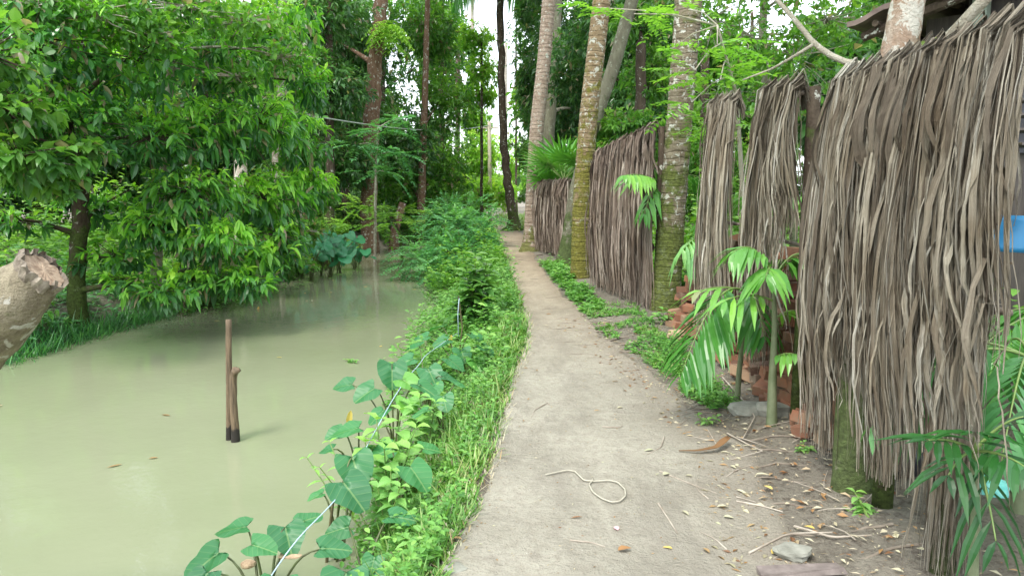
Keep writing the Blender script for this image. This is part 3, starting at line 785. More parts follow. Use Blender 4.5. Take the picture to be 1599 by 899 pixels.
# ------------------------------------------------------------------ brick pile behind the fence
brick_me = []
for i in range(5):
    b = MB(); b.box((0, 0, 0), (.24, .115, .07), jit=.005); me = b.build('brick', M['brick'])
    bv = me.modifiers.new('bevel', 'BEVEL'); bv.width = .002; bv.segments = 1
    brick_me.append(me)
dg = bpy.context.evaluated_depsgraph_get()
for o in brick_me:
    nm = bpy.data.meshes.new_from_object(o.evaluated_get(dg)); o.modifiers.clear(); o.data = nm
cnt = 0
def place_brick(x, y, z, rz, rx, ry):
    global cnt
    o = brick_me[cnt] if cnt < 5 else brick_me[cnt % 5].copy()
    if cnt >= 5: COL.objects.link(o)
    o.location = (x, y, z); o.rotation_euler = (rx, ry, rz)
    tag(o, 'red brick lying loose in the pile behind the frond fence', 'brick', 'bricks in the loose pile behind the fence')
    cnt += 1
for layer in range(15):
    z = .04 + layer * .072
    hy = np.interp(z, [0, .6, 1.1], [0, .3, 1.9])
    y = 3.95 + (.3 if layer > 9 else 0)
    yend = 8.7 - hy * .9
    while y < yend:
        if RNG.random() < .93:
            x = 1.95 + z * .22 + (RNG.random() - .5) * .10
            along_y = RNG.random() < .45
            place_brick(x, y, zg(2.1, y) + z + (RNG.random() - .5) * .02, (1.57 if along_y else 0) + (RNG.random() - .5) * .9, (RNG.random() - .5) * .3, (RNG.random() - .5) * .45)
        y += .20 + RNG.random() * .08
for i in range(46):
    y = 4.3 + RNG.random() * 4.0; place_brick(1.86 + RNG.random() * .12, y, zg(1.9, y) + .04 + RNG.random() * .03, RNG.random() * 3, (RNG.random() - .5) * .5, (RNG.random() - .5) * .5)
b = MB()
yy = np.linspace(3.9, 8.7, 40); xx = np.linspace(2.0, 2.75, 16); BX, BY = np.meshgrid(xx, yy)
BZ = np.minimum((BX - 2.0) * 2.2, .86) * np.clip((8.8 - BY) / 1.0, 0, 1) * np.clip((BY - 4.1) / .5, .05, 1) * np.clip((2.8 - BX) / .3, 0, 1) + .08 * RNG.random(BX.shape)
b.add(np.stack([BX, BY, BZ - .06], -1), [grid_faces(40, 16)])
o = b.build('brick_rubble', simple('rubble', (.1, .045, .03), (.28, .13, .08), 14, .95, .9)); tag(o, 'heap of broken brick rubble under the loose red bricks', 'rubble', kind='stuff')

# stones and lumps near the palm foot
def rock(c, r, mat, label, name='stone', cat='stone', flat=.6, group=None):
    b = MB(); n = 14; m_ = 10
    th = np.linspace(0, math.pi, m_); ph = np.linspace(0, 2 * math.pi, n, endpoint=False)
    v = np.stack([np.sin(th)[:, None] * np.cos(ph), np.sin(th)[:, None] * np.sin(ph), np.cos(th)[:, None] * np.ones(n)], -1)
    k = 1 + .35 * vnoise(v[..., 0] * 1.7 + c[0] * 9, v[..., 1] * 1.7 + v[..., 2] * 2 + c[1] * 7) + .08 * (RNG.random(v.shape[:2]) - .5)
    v = v * k[..., None] * np.array(r)
    q = np.clip(v[..., 2], -.5 * r[2], flat * r[2]); v[..., 2] = q
    i = np.arange(m_ - 1)[:, None] * n; j = np.arange(n)[None]
    F = np.stack([i + j, i + n + j, i + n + (j + 1) % n, i + (j + 1) % n], -1).reshape(-1, 4)
    b.add(v.reshape(-1, 3) + np.array(c), [F])
    o = b.build(name, M[mat], origin=c); tag(o, label, cat, group); return o
def onb(px, py, dz=0):
    g = G(px, py); return np.array([g[0], g[1], zg(g[0], g[1]) + dz])
rock(onb(1056, 540, .08), (.10, .09, .09), 'chip', 'tan broken stone at the foot of the brick pile beside the mossy palm')
rock(onb(1238, 868, .03), (.085, .07, .035), 'stone', 'flat grey-green stone at the bottom right beside an orange leaf', flat=.5)
rock(W(1575, 872, 3.0) + [0, 0, -.02], (.24, .13, .10), 'moss_stone', 'mossy green lump in the bottom right corner')
rock(onb(710, 885, .0), (.06, .05, .03), 'stone', 'small pale stone on the left edge of the path at the bottom', flat=.5)
rock(onb(1215, 655, .03), (.15, .1, .09), 'stone', 'brown stone at the foot of the young palm stem')
rock(onb(1170, 650, .02), (.16, .1, .07), 'stone', 'mossy stone left of the young palm stem')
c = onb(1250, 893, .02)
b = MB(); b.box(c, (.36, .07, .015), rot=.12, jit=.015); tag(b.build('plank', M['plank'], origin=c), 'dark weathered plank end at the bottom right edge', 'plank')

# ------------------------------------------------------------------ house behind the fence
hd1 = nrm(np.array([.75, .66, 0])); hd2 = nrm(np.array([.66, -.75, 0])); HC = W(1322, 43, 7.5)
hs = thing('village_house', 'dark wooden village house with rusty overhanging roof and a pale green pillar', 'house', (HC[0], HC[1], 0))
def hp(a, c, z): return np.array([HC[0], HC[1], 0]) + hd2 * a + hd1 * c + np.array([0, 0, z])
b = MB()
na = 60; A_ = np.linspace(0, 5, na)
V = []
for dz in (0, .05):
    for c_ in (0, 6.5):
        V.append(np.stack([hp(a, c_, HC[2] + .26 * a + dz + .018 * math.sin(a * 60)) for a in A_]))
V = np.concatenate(V); i = np.arange(na - 1)[:, None]
F = np.concatenate([np.concatenate([i, i + 1, i + na + 1, i + na], 1), np.concatenate([i + 2 * na, i + 3 * na, i + 3 * na + 1, i + 2 * na + 1], 1), np.concatenate([i, i + 2 * na, i + 2 * na + 1, i + 1], 1), np.concatenate([i + na, i + na + 1, i + 3 * na + 1, i + 3 * na], 1)])
b.add(V, [F]); b.build('roof', M['roof'], hs)
b = MB()
for k in range(9):
    a = .25 + k * .55; p = hp(a, .05, HC[2] + .26 * a - .06); q = hp(a, 6.3, HC[2] + .26 * a - .06); b.tube([p, q], .035, 6)
b.tube([hp(.1, .15, HC[2] - .09), hp(4.9, .15, HC[2] + 1.16)], .05, 8)
b.build('rafter', M['bark_dark'], hs)
def wallbox(name, a0, a1, c0, c1, z0, z1, mat):
    b = MB(); v = [hp(a, c_, z) for z in (z0, z1) for a, c_ in ((a0, c0), (a1, c0), (a1, c1), (a0, c1))]
    b.add(np.array(v), [np.array([[0, 3, 2, 1], [4, 5, 6, 7], [0, 1, 5, 4], [1, 2, 6, 5], [2, 3, 7, 6], [3, 0, 4, 7]])]); return b.build(name, M[mat], hs)
wallbox('wall', .55, 5.2, .5, 6.3, .1, HC[2] + .05, 'wall_dark')
wallbox('wall_gable', .9, 5.2, .52, 6.2, HC[2] + .05, HC[2] + .2, 'wall_dark')
wallbox('pillar', .98, 1.1, .36, .47, .1, HC[2] + .22, 'pillar')
wallbox('pillar', 3.4, 3.52, .36, .47, .1, HC[2] + .8, 'pillar')
wn = wallbox('window', 1.3, 2.0, .46, .497, 1.9, 3.1, 'window_dark')
b = MB()
for k in range(9):
    z = 1.97 + k * .13; p = hp(1.32, .44, z); q = hp(1.98, .44, z); b.tube([p, q], .022, 4)
b.build('louvre', M['wall_dark'], wn)
wallbox('plinth', .3, 5.2, .3, 6.3, -.2, .12, 'stone')

# blue plastic sheet and turquoise bags behind the fence
b = MB(); n = 30; u = np.linspace(0, 1, n)[None]; s = np.linspace(0, 1, 8)[:, None]
X = 2.06 + 1.7 * u + 0 * s; Yb = 4.6 + .02 * np.sin(u * 30 + s * 3); Z = 1.41 - .23 * s + .006 * np.sin(u * 16)
b.add(np.stack([X, Yb, Z], -1).reshape(-1, 3), [grid_faces(8, n)]); o = b.build('plastic_sheet', M['blue_plastic'], smooth=True)
sol = o.modifiers.new('thickness', 'SOLIDIFY'); sol.thickness = .004
tag(o, 'blue plastic sheet hung on a line behind the near frond fence', 'plastic sheet')
for px, py, r, lb_ in ((1546, 768, .085, 'round turquoise plastic bag on the ground behind the wrapped post, the left one'), (1588, 776, .08, 'round turquoise plastic bag on the ground at the right edge of the photo')):
    c = W(px, py, 3.55); th = np.linspace(0, math.pi, 14); ph = np.linspace(0, 2 * math.pi, 24, endpoint=False)
    v = np.stack([np.sin(th)[:, None] * np.cos(ph), np.sin(th)[:, None] * np.sin(ph), np.cos(th)[:, None] * np.ones(24)], -1)
    v = v * (1 + .07 * np.sin(ph * 9 + th[:, None] * 5)[..., None] + .05 * RNG.random((14, 24, 1))) * r * np.array([1, 1, .95])
    b = MB(); i = np.arange(13)[:, None] * 24; j = np.arange(24)[None]
    b.add(v.reshape(-1, 3) + c, [np.stack([i + j, i + 24 + j, i + 24 + (j + 1) % 24, i + (j + 1) % 24], -1).reshape(-1, 4)])
    t = thing('plastic_bag', lb_, 'plastic bag', c); b.build('bag', M['turquoise'], t, True)
    b = MB(); b.tube([c + [0, 0, r * .85], c + [.005, 0, r * 1.05], c + [.02, 0, r * 1.35]], (.02, .008, .025), 8); b.build('knot', M['turquoise'], t, True)
# dark bucket behind the curtain foot
c = W(1415, 705, 3.75)
t = thing('bucket', 'small black bucket with leaves on it behind the foot of the near curtain', 'bucket', c)
b = MB(); b.tube([c + [0, 0, -.11], c + [0, 0, .05]], (.07, .085), 16); b.build('bucket_body', M['window_dark'], t, True)
b = MB(); b.tube([c + [0, 0, .052], c + [0, 0, .066]], (.092, .092), 16); b.build('rim', M['window_dark'], t, True)

# ------------------------------------------------------------------ young palms and plants on the fence side
def young_palm(name, label, base, stem_top, stem_r, fronds, mat='palm_green', smat='areca_stem', lw=.045, shape='lance', group=None, cat='palm'):
    t = thing(name, label, cat, base, group)
    b = MB(); base = np.array(base, float); stem_top = np.array(stem_top, float)
    b.tube(bez([base - [0, 0, .05], base + (stem_top - base) * .3, base + (stem_top - base) * .65 + [.01, 0, 0], stem_top], 16), np.interp(np.linspace(0, 1, 16), [0, .5, 1], stem_r), 14); b.build('stem', M[smat], t, True)
    for (p0, d0, L, droop, npair, ll, hang, rb_) in fronds:
        lb = MB(); sb = MB(); frond(lb, sb, p0, d0, L, droop, npair, ll, lw, rb_, hang=hang, shape=shape, r=.008, start=.3)
        f = lb.build('frond', M[mat], t); sb.build('midrib', M['petiole_green'], f, True)
    return t
bp = onb(1205, 672); YP = bp[1]; st = W(1208, 436, YP)
young_palm('areca_palm', 'young palm with pale green stem and arching glossy fronds before the brick pile', bp, W(1208, 432, YP), (.038, .022, .011),
    [(st, W(1135, 255, YP - .1) - st, .66, .62, 13, .30, .5, .55), (st, W(1285, 290, YP - .05) - st, .50, .62, 11, .30, .6, .45), (st, W(1190, 290, YP - .5) - st, .42, .6, 10, .28, .6, .6), (st, W(1250, 250, YP + .5) - st, .45, .6, 9, .26, .5, .5),
     (W(1208, 470, YP), W(1110, 420, YP - .2) - W(1208, 470, YP), .42, .35, 5, .36, .35, .75), (W(1208, 500, YP), W(1280, 430, YP + .1) - W(1208, 500, YP), .28, .5, 5, .26, .5, .8),
     (W(1208, 560, YP), W(1250, 530, YP - .2) - W(1208, 560, YP), .22, .3, 4, .22, .5, .6)], lw=.040)
bq = onb(1150, 640); YQ = bq[1] - .05; s2 = W(1163, 455, YQ)
young_palm('areca_palm', 'low young palm with one big frond drooping to the ground at the path edge', bq, s2, (.022, .018, .01),
    [(s2, W(1130, 432, YQ - .15) - s2, .72, 1.1, 20, .44, .3, .35), (s2, W(1070, 420, YQ - .1) - s2, .36, .3, 4, .42, .3, .85), (s2, W(1190, 440, YQ - .25) - s2, .34, 1.1, 8, .32, .5, .3)], lw=.052)
# foreground palmlet around the wrapped post
br = np.array([W(1530, 820, 2.62)[0], 2.62, .02]); s3 = W(1520, 705, 2.62)
young_palm('areca_palm', 'dark green palm seedling in front of the fibre-wrapped post', br, s3, (.02, .018, .012),
    [(s3, W(1395, 610, 2.5) - s3, .26, .30, 5, .26, .25, .12), (s3, W(1640, 560, 2.5) - s3, .30, .35, 5, .28, .3, .2), (s3, W(1640, 690, 2.3) - s3, .26, .3, 5, .26, .3, .2), (s3, W(1430, 700, 2.35) - s3, .20, .45, 4, .24, .4, .1),
     (s3, W(1530, 600, 2.5) - s3, .18, .35, 5, .24, .3, .3), (s3, W(1560, 790, 2.4) - s3, .25, .5, 5, .24, .5, .1)], lw=.028, mat='palm_dark')
for k, (px, py, Y, lab) in enumerate(((1610, 560, 3.3, 'pale drooping palm frond plant at the right edge behind the wrapped post'), (1690, 500, 4.3, 'palm with shaded dark fronds behind the right end of the near curtain'))):
    s4 = W(px, py, Y); 
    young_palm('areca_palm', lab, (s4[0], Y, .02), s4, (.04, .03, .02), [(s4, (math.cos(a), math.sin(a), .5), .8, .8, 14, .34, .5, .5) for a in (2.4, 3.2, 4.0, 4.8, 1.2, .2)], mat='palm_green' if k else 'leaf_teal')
# palm whose frond shows in front of the brown fence
s5 = W(1030, 285, 9.5)
young_palm('areca_palm', 'palm behind the mossy palm whose frond hangs over the brown fence', (s5[0] + .1, 9.6, 0), s5, (.05, .045, .03),
    [(s5, W(960, 238, 8.6) - s5, .95, .2, 10, .36, .6, .75), (s5, W(1000, 290, 8.8) - s5, .62, .55, 7, .32, .8, .5), (s5, (1, .3, .6), 1.0, .6, 10, .4, .5, .5), (s5, (.0, .9, .8), 1.0, .6, 10, .4, .5, .4)], lw=.06)
s6 = W(1092, 375, 8.1)
young_palm('areca_palm', 'small pale palm with a broad hanging leaf just right of the mossy palm', (s6[0], 8.1, 0), s6, (.03, .025, .02),
    [(s6, (-.5, -.6, .25), .4, .5, 5, .38, .9, .8), (s6, (.8, -.5, .5), .6, .5, 9, .3, .6, .7), (s6, (.3, .5, .9), .6, .5, 9, .3, .6, .6), (s6, (.9, .2, .7), .7, .6, 10, .32, .6, .75), (s6, (-.1, -.9, .4), .5, .7, 6, .34, .8, .7)], lw=.05, mat='leaf_teal')
s7 = W(1240, 340, 6.4)
young_palm('areca_palm', 'bright green palm behind the gap beside the widest fence section', (s7[0], 6.4, .3), s7, (.05, .04, .03),
    [(s7, (math.cos(a), math.sin(a), 1.0), .75, .5, 10, .34, .4, .7) for a in (3.6, 2.6, 4.4, 1.0, 5.4, 0)], lw=.05)
# fan palm over the far fence
def fan_palm(label, c, n, r, z0):
    t = thing('fan_palm', label, 'palm', (c[0], c[1], z0))
    b = MB(); b.tube([[c[0], c[1], z0 - .1], [c[0], c[1], c[2] - .3]], (.09, .08), 10); b.build('stem', M['bark_green'], t, True)
    for i in range(n):
        a = 2 * math.pi * i / n + .3; e = .5 + 1.0 * RNG.random(); d = nrm(np.array([math.cos(a), math.sin(a), e])); o = np.array(c) - [0, 0, .3]; h = o + d * r * .6
        lb = MB(); sb = MB(); sb.tube([o, h], (.012, .008), 5)
        S = nrm(np.cross(d, UP)); U2 = np.cross(S, d); k = 17; an = np.linspace(-1.9, 1.9, k)
        D = d[None] * np.cos(an)[:, None] + (S[None] * .95 + U2[None] * .15) * np.sin(an)[:, None]
        lb.leaves(np.repeat(h[None], k, 0), D, np.repeat(U2[None], k, 0), r * (.75 + .25 * np.cos(an)), .055, .12, .3, .55 + .2 * RNG.random(k), 'blade')
        f = lb.build('fan_leaf', M['palm_green'], t); sb.build('petiole', M['petiole_green'], f)
fan_palm('bright green fan palm rising over the far fence beside the pale palm', W(880, 262, 17.6), 12, .95, 0)
fan_palm('bright green fan palm lower and nearer over the right end of the far fence', W(862, 285, 19.0), 8, .8, 0)

# ------------------------------------------------------------------ left foreground log, water post, rope, wire, pole
lg = thing('cut_log', 'thick cut tree limb leaning up at the left edge of the photo', 'log', W(-70, 640, 2.75))
Yl = 2.6
def rough_tube(b, P, r, sides, amp, f=6.0, seed=0.0):
    k0 = len(b.v); b.tube(P, r, sides); V = b.v[k0]; n = len(P)
    A = V.reshape(n, sides, 3); C = np.asarray(P)[:, None]; d = A - C
    a = np.linspace(0, 2 * math.pi, sides, endpoint=False)[None]; L = np.linspace(0, 1, n)[:, None] * n * .12
    k = 1 + amp * (vnoise(np.cos(a) * 2 + seed + 9, np.sin(a) * 2 + L * f) * 1.6 + .6 * vnoise(np.cos(a) * 6 + seed, np.sin(a) * 6 + L * f * 3))
    b.v[k0] = (C + d * k[..., None]).reshape(-1, 3)
PL = bez([W(-260, 820, 2.95), W(-190, 720, 2.85), W(-110, 620, 2.75), W(-45, 540, 2.68), W(12, 474, Yl), W(66, 424, Yl)], 44)
b = MB(); rough_tube(b, PL, np.interp(np.linspace(0, 1, 44), [0, .5, .8, 1], [.15, .135, .115, .078]), 40, .08, 3)
b.build('limb', M['log'], lg, True)
# sawn end: pale disc of end grain inside a ragged rim of bark
Tn = nrm(PL[-1] - PL[-2]); A_1 = nrm(np.cross(Tn, UP)); B_1 = np.cross(A_1, Tn); C0 = PL[-1] + Tn * .004
an = np.linspace(0, 2 * math.pi, 40, endpoint=False); rg = .074 * (1 + .12 * vnoise(np.cos(an) * 3 + 4, np.sin(an) * 3 + 4) * 2)
V = [C0 + Tn * .004]; k = 40
for q in (.35, .7, 1.0): V += [C0 + A_1 * math.cos(a) * r_ * q + B_1 * math.sin(a) * r_ * q + Tn * .004 * RNG.random() for a, r_ in zip(an, rg)]
jj = np.arange(k); F = [np.stack([np.zeros(k, int), 1 + jj, 1 + (jj + 1) % k], -1)] + [np.stack([1 + q * k + jj, 1 + (q + 1) * k + jj, 1 + (q + 1) * k + (jj + 1) % k, 1 + q * k + (jj + 1) % k], -1) for q in range(2)]
b = MB(); b.add(np.array(V), F); b.build('sawn_end', M['cut_wood'], lg)
b = MB(); V = []
for zz, mul in ((-.03, 1.10), (0, 1.16), (.012, 1.12), (.004, 1.0)): V += [C0 + (A_1 * math.cos(a) + B_1 * math.sin(a)) * r_ * mul * (1 + .05 * RNG.normal()) + Tn * (zz + .010 * RNG.normal() * (zz >= 0)) for a, r_ in zip(an, rg)]
F = [np.stack([q * k + jj, q * k + (jj + 1) % k, (q + 1) * k + (jj + 1) % k, (q + 1) * k + jj], -1) for q in range(3)]
b.add(np.array(V), F); b.build('bark_rim', M['bark_torn'], lg)

pt = G(365, 686, WL); YPp = pt[1]
t = thing('water_post', 'pair of brown wooden stakes standing together in the green water', 'post', (pt[0], YPp, WL))
b = MB(); b.tube(bez([W(358, 730, YPp), W(358, 600, YPp), W(357, 550, YPp), W(357, 499, YPp)], 12), np.linspace(.026, .022, 12), 14, jitter=.08); b.build('stake', M['wet_post'], t, True)
b = MB(); b.tube(bez([W(366, 730, YPp - .05), W(368, 680, YPp - .04), W(364, 630, YPp - .04), W(364, 590, YPp - .04), W(368, 574, YPp - .05)], 14), np.interp(np.linspace(0, 1, 14), [0, .5, .9, 1], [.036, .030, .028, .022]), 14, jitter=.12)
b.tube([W(364, 583, YPp - .08), W(374, 576, YPp - .07)], (.026, .018), 10); b.build('short_stake', M['wet_post'], t, True)

b = MB()
rp = bez([W(400, 935, 2.9), W(470, 840, 3.2), W(530, 766, 3.6), W(600, 650, 4.6), W(640, 585, 5.6), W(664, 552, 6.4), W(716, 522, 7.6)], 40)
rp[:, 2] += .02 * np.sin(np.linspace(0, 14, 40)); b.tube(rp, .0032, 6); b.tube([W(716, 525, 7.6), W(715, 490, 7.65), W(717, 466, 7.6)], .005, 6)
tag(b.build('rope', M['rope_blue'], smooth=True), 'pale blue nylon rope running over the taro plants along the bank', 'rope')
for px, y0, y1, Y, lab in ((509, 890, 760, 3.7, 'dark thin stake holding the blue rope among the nearest taro'), (716, 560, 462, 7.62, 'thin stake with blue rope end beside the dark sapling')):
    b = MB(); b.tube([W(px, y0, Y), W(px + 6, (y0 + y1) / 2, Y), W(px + (14 if px < 600 else 0), y1, Y)], (.009, .008, .007), 7); tag(b.build('stake', M['stem']), lab, 'stake')
b = MB(); A1 = W(392, 165, 14.0); B1 = W(764, 196, 40.0); C1 = W(1040, 190, 60)
n = 40; s = np.linspace(0, 1, n)[:, None]; P = A1 * (1 - s) + B1 * s; P[:, 2] -= .35 * np.sin(s[:, 0] * math.pi); b.tube(P, .018, 5)
P = B1 * (1 - s) + C1 * s; P[:, 2] -= .35 * np.sin(s[:, 0] * math.pi); b.tube(P, .02, 5)
tag(b.build('overhead_wire', M['wire']), 'thin pale wire strung across the canal trees to the far pole', 'wire')
pb = W(765, 335, 40.0)
t = thing('utility_pole', 'thin pale wooden pole carrying the wire at the end of the path', 'pole', (pb[0], 40.0, 0))
b = MB(); b.tube([[pb[0], 40, -.1], [pb[0], 40, 2], W(764, 190, 40)], (.12, .11, .09), 10); b.build('post', M['pole'], t, True)
b = MB(); q = W(764, 200, 40); b.tube([q - [.5, 0, 0], q + [.5, 0, 0]], .04, 6); b.build('crossarm', M['pole'], t)

# ------------------------------------------------------------------ trees on the far bank
def gtrunk(px, Y, dz=0): 
    x = (px - 799.5) / FPX * Y / (CP) ; return np.array([W(px, 400, Y)[0], Y, zg(W(px, 400, Y)[0], Y) - .05])
# big leaf tree at left: trunk at (120,525)
gA = G(122, 528, WL + .05)
TA = 10.0
def bl(px, py, Y, rx, rz, amt, ry=None):
    """crown clump: centre seen at px,py at distance Y; radii given in metres"""
    return (W(px, py, Y), (rx, ry or (rx + rz) / 2, rz), amt)
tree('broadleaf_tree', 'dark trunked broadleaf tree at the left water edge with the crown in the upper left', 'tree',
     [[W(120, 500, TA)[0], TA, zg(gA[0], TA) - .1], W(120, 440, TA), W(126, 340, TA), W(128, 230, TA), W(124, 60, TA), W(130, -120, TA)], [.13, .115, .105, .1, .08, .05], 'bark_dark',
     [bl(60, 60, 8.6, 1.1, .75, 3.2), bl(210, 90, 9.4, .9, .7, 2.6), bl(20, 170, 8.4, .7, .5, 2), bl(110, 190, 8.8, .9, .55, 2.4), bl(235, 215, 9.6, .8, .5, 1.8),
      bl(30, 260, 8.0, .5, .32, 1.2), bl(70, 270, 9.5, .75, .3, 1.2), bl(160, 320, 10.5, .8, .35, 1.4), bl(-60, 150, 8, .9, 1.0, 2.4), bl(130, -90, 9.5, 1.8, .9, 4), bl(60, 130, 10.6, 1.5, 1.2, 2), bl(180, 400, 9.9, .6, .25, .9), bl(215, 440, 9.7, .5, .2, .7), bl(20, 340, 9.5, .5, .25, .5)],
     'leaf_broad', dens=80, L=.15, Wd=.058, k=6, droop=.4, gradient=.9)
tree('vine_tree', 'tree with broad rounded leaves in the shade at the left edge', 'tree',
     [[-7.6, 8.6, .1], W(-60, 330, 8.6), W(-40, 200, 8.4), W(-20, 40, 8.2)], [.1, .08, .07, .04], 'bark_dark',
     [bl(30, 245, 7.4, .55, .26, 1.2), bl(80, 285, 7.8, .4, .16, .7), bl(10, 170, 7.4, .5, .3, 1.0), bl(-20, 80, 7.4, .6, .4, 1.0), bl(120, 235, 8.2, .35, .16, .5)],
     'leaf_mid', dens=70, L=.15, Wd=.09, k=5, droop=.5, shape='ovate', gradient=.5)
tree('small_leaved_tree', 'light yellow-green small-leaved branches high in the upper left', 'tree',
     [[-5.2, 10.6, .0], W(250, 330, 10.6), W(262, 180, 10.4), W(270, 30, 10.0), W(280, -120, 10)], [.08, .07, .06, .04, .03], 'bark_pale',
     [bl(150, 20, 8.6, .9, .28, 1.4), bl(290, 10, 9.2, .9, .25, 1.3), bl(380, 30, 9.8, .7, .3, 1.1), bl(230, 55, 9.0, .6, .25, .8), bl(60, 10, 8.4, .6, .25, .9), bl(440, 90, 10.8, .5, .35, .9), bl(370, 120, 10.2, .45, .2, .5)],
     'leaf_sun', dens=110, L=.10, Wd=.05, k=6, droop=.2, shape='lance', gradient=.4)
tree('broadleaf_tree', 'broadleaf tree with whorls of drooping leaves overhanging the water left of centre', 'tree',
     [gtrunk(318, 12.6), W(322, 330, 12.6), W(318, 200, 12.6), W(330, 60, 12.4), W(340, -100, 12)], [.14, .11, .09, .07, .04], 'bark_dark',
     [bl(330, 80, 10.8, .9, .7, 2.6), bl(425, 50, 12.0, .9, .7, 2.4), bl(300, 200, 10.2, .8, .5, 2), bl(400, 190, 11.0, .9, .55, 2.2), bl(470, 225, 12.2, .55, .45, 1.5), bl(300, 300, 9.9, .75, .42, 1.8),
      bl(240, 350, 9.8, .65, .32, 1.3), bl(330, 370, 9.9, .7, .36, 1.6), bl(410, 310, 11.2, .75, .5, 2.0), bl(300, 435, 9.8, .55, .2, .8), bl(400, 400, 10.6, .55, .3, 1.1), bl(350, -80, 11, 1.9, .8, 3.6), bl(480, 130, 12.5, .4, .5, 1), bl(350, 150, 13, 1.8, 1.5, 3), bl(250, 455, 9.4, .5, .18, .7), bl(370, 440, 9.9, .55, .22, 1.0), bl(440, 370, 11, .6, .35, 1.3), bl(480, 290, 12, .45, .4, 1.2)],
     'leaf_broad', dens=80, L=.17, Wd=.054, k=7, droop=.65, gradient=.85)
tree('bushy_tree', 'bushy yellow-green tree behind the taro clump on the far bank', 'tree',
     [gtrunk(430, 17), W(432, 250, 17), W(440, 60, 17), W(445, -60, 17)], [.13, .11, .08, .05], 'bark_pale',
     [bl(400, 330, 14.0, .8, .5, 1.8), bl(450, 290, 14.8, .8, .55, 1.8), bl(470, 360, 14.6, .7, .35, 1.2), bl(430, 160, 15.5, 1.0, .8, 2.2), bl(410, 60, 16, 1.2, .9, 2.4), bl(360, 430, 12.6, .6, .3, 1.2), bl(440, 410, 13.8, .7, .25, 1.2), bl(500, 300, 16, .45, .5, .9)],
     'leaf_mid', dens=120, L=.14, Wd=.06, k=6, droop=.4, gradient=.7)
# pale thin trunks
tree('pale_tree', 'thin crooked pale tree standing before the dark woods, right of the leafy mass', 'tree',
     [gtrunk(466, 18), W(468, 300, 18), W(467, 180, 18), W(470, 110, 18), W(477, 60, 18), W(481, -20, 18), W(484, -120, 18)], [.075, .07, .06, .055, .05, .045, .03], 'bark_pale',
     [bl(495, 85, 18, .35, .18, .5), bl(500, 120, 18, .35, .15, .5), bl(490, -110, 18, 1.2, .6, 2)], 'leaf_mid', dens=90, L=.15, Wd=.07, k=6, droop=.2)
tree('pale_tree', 'straight thin whitish trunk among the yellow-green leaves', 'tree',
     [gtrunk(437, 16), W(436, 200, 16), W(434, 60, 16), W(434, -120, 16)], [.06, .055, .05, .03], 'bark_pale', [bl(434, -90, 16, 1.2, .6, 2)], 'leaf_mid', dens=80, L=.15, Wd=.06, k=6)
# big brown trunk with ferns
Y8 = 24.0
t8 = tree('forest_tree', 'stout reddish brown trunk with white flecks and a fern clump near its top', 'tree',
     [gtrunk(575, Y8), W(577, 300, Y8), W(581, 170, Y8), W(588, 80, Y8), W(594, 0, Y8), W(600, -120, Y8)], [.3, .26, .25, .22, .21, .16], 'bark_brown',
     [bl(560, -110, Y8, 3.5, 1.2, 3.5), bl(515, 60, Y8 + 2, 1.6, 1.6, 3), bl(650, -90, Y8 + 1, 2.5, 1.2, 3)], 'leaf_dark', dens=170, L=.24, Wd=.09, k=6, shape='diamond', droop=.3)
b = MB(); fc = W(607, 52, Y8 - .3)
for i in range(60):
    a = RNG.random() * 6.28; pinn = fc + RNG.normal(size=3) * [.10, .08, .16]
    P = curve(pinn, (math.cos(a), math.sin(a) * .8 - .3, .5), .7, .9, 7); k = 7
    T = nrm(np.gradient(P, axis=0)); S = nrm(np.cross(T, UP))
    for sg in (-1, 1): b.leaves(P, nrm(T * .6 + S * sg), UP, .16, .06, .3, .1, .5 + .4 * RNG.random(k), 'diamond')
o = b.build('epiphyte_fern', M['leaf_bright'], origin=fc); tag(o, 'bright green fern clump growing on the stout brown trunk', 'fern')

# dark forest wall: trees standing back from the canal
def fgroup(px, Y, blobs, lab, leafm='leaf_dark', dens=190, L=.22, Wd=.085, rad=(.16, .13, .1, .06), bark='bark_dark', top=-150, lean=0, name='forest_tree', **kw):
    return tree(name, lab, 'tree', [gtrunk(px, Y), W(px + lean * .3, 250, Y), W(px + lean * .7, 60, Y), W(px + lean, top, Y)], rad, bark, blobs, leafm, dens=dens, L=L, Wd=Wd, shape='diamond', k=6, droop=.35, **kw)
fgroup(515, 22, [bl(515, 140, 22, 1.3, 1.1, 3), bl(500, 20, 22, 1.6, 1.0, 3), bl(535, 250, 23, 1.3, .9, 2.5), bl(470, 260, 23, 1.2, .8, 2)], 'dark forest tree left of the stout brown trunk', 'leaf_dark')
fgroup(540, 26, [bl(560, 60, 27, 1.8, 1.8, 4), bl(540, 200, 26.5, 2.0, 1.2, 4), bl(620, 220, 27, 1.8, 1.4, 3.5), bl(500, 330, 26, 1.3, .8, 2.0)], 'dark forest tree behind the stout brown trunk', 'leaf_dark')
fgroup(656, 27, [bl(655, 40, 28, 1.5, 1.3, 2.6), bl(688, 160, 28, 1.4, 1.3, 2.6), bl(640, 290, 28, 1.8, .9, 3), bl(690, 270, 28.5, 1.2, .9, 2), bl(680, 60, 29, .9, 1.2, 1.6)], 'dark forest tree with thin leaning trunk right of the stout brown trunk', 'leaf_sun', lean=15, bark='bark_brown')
fgroup(690, 33, [bl(680, 60, 34, 1.6, 2.0, 3), bl(660, 220, 35, 2.5, 1.6, 4), bl(690, 250, 33, 1.0, 1.0, 2.0), bl(670, 330, 30, 1.6, .8, 2.6)], 'taller forest tree reaching towards the sky gap', 'leaf_sun', dens=200, L=.2)
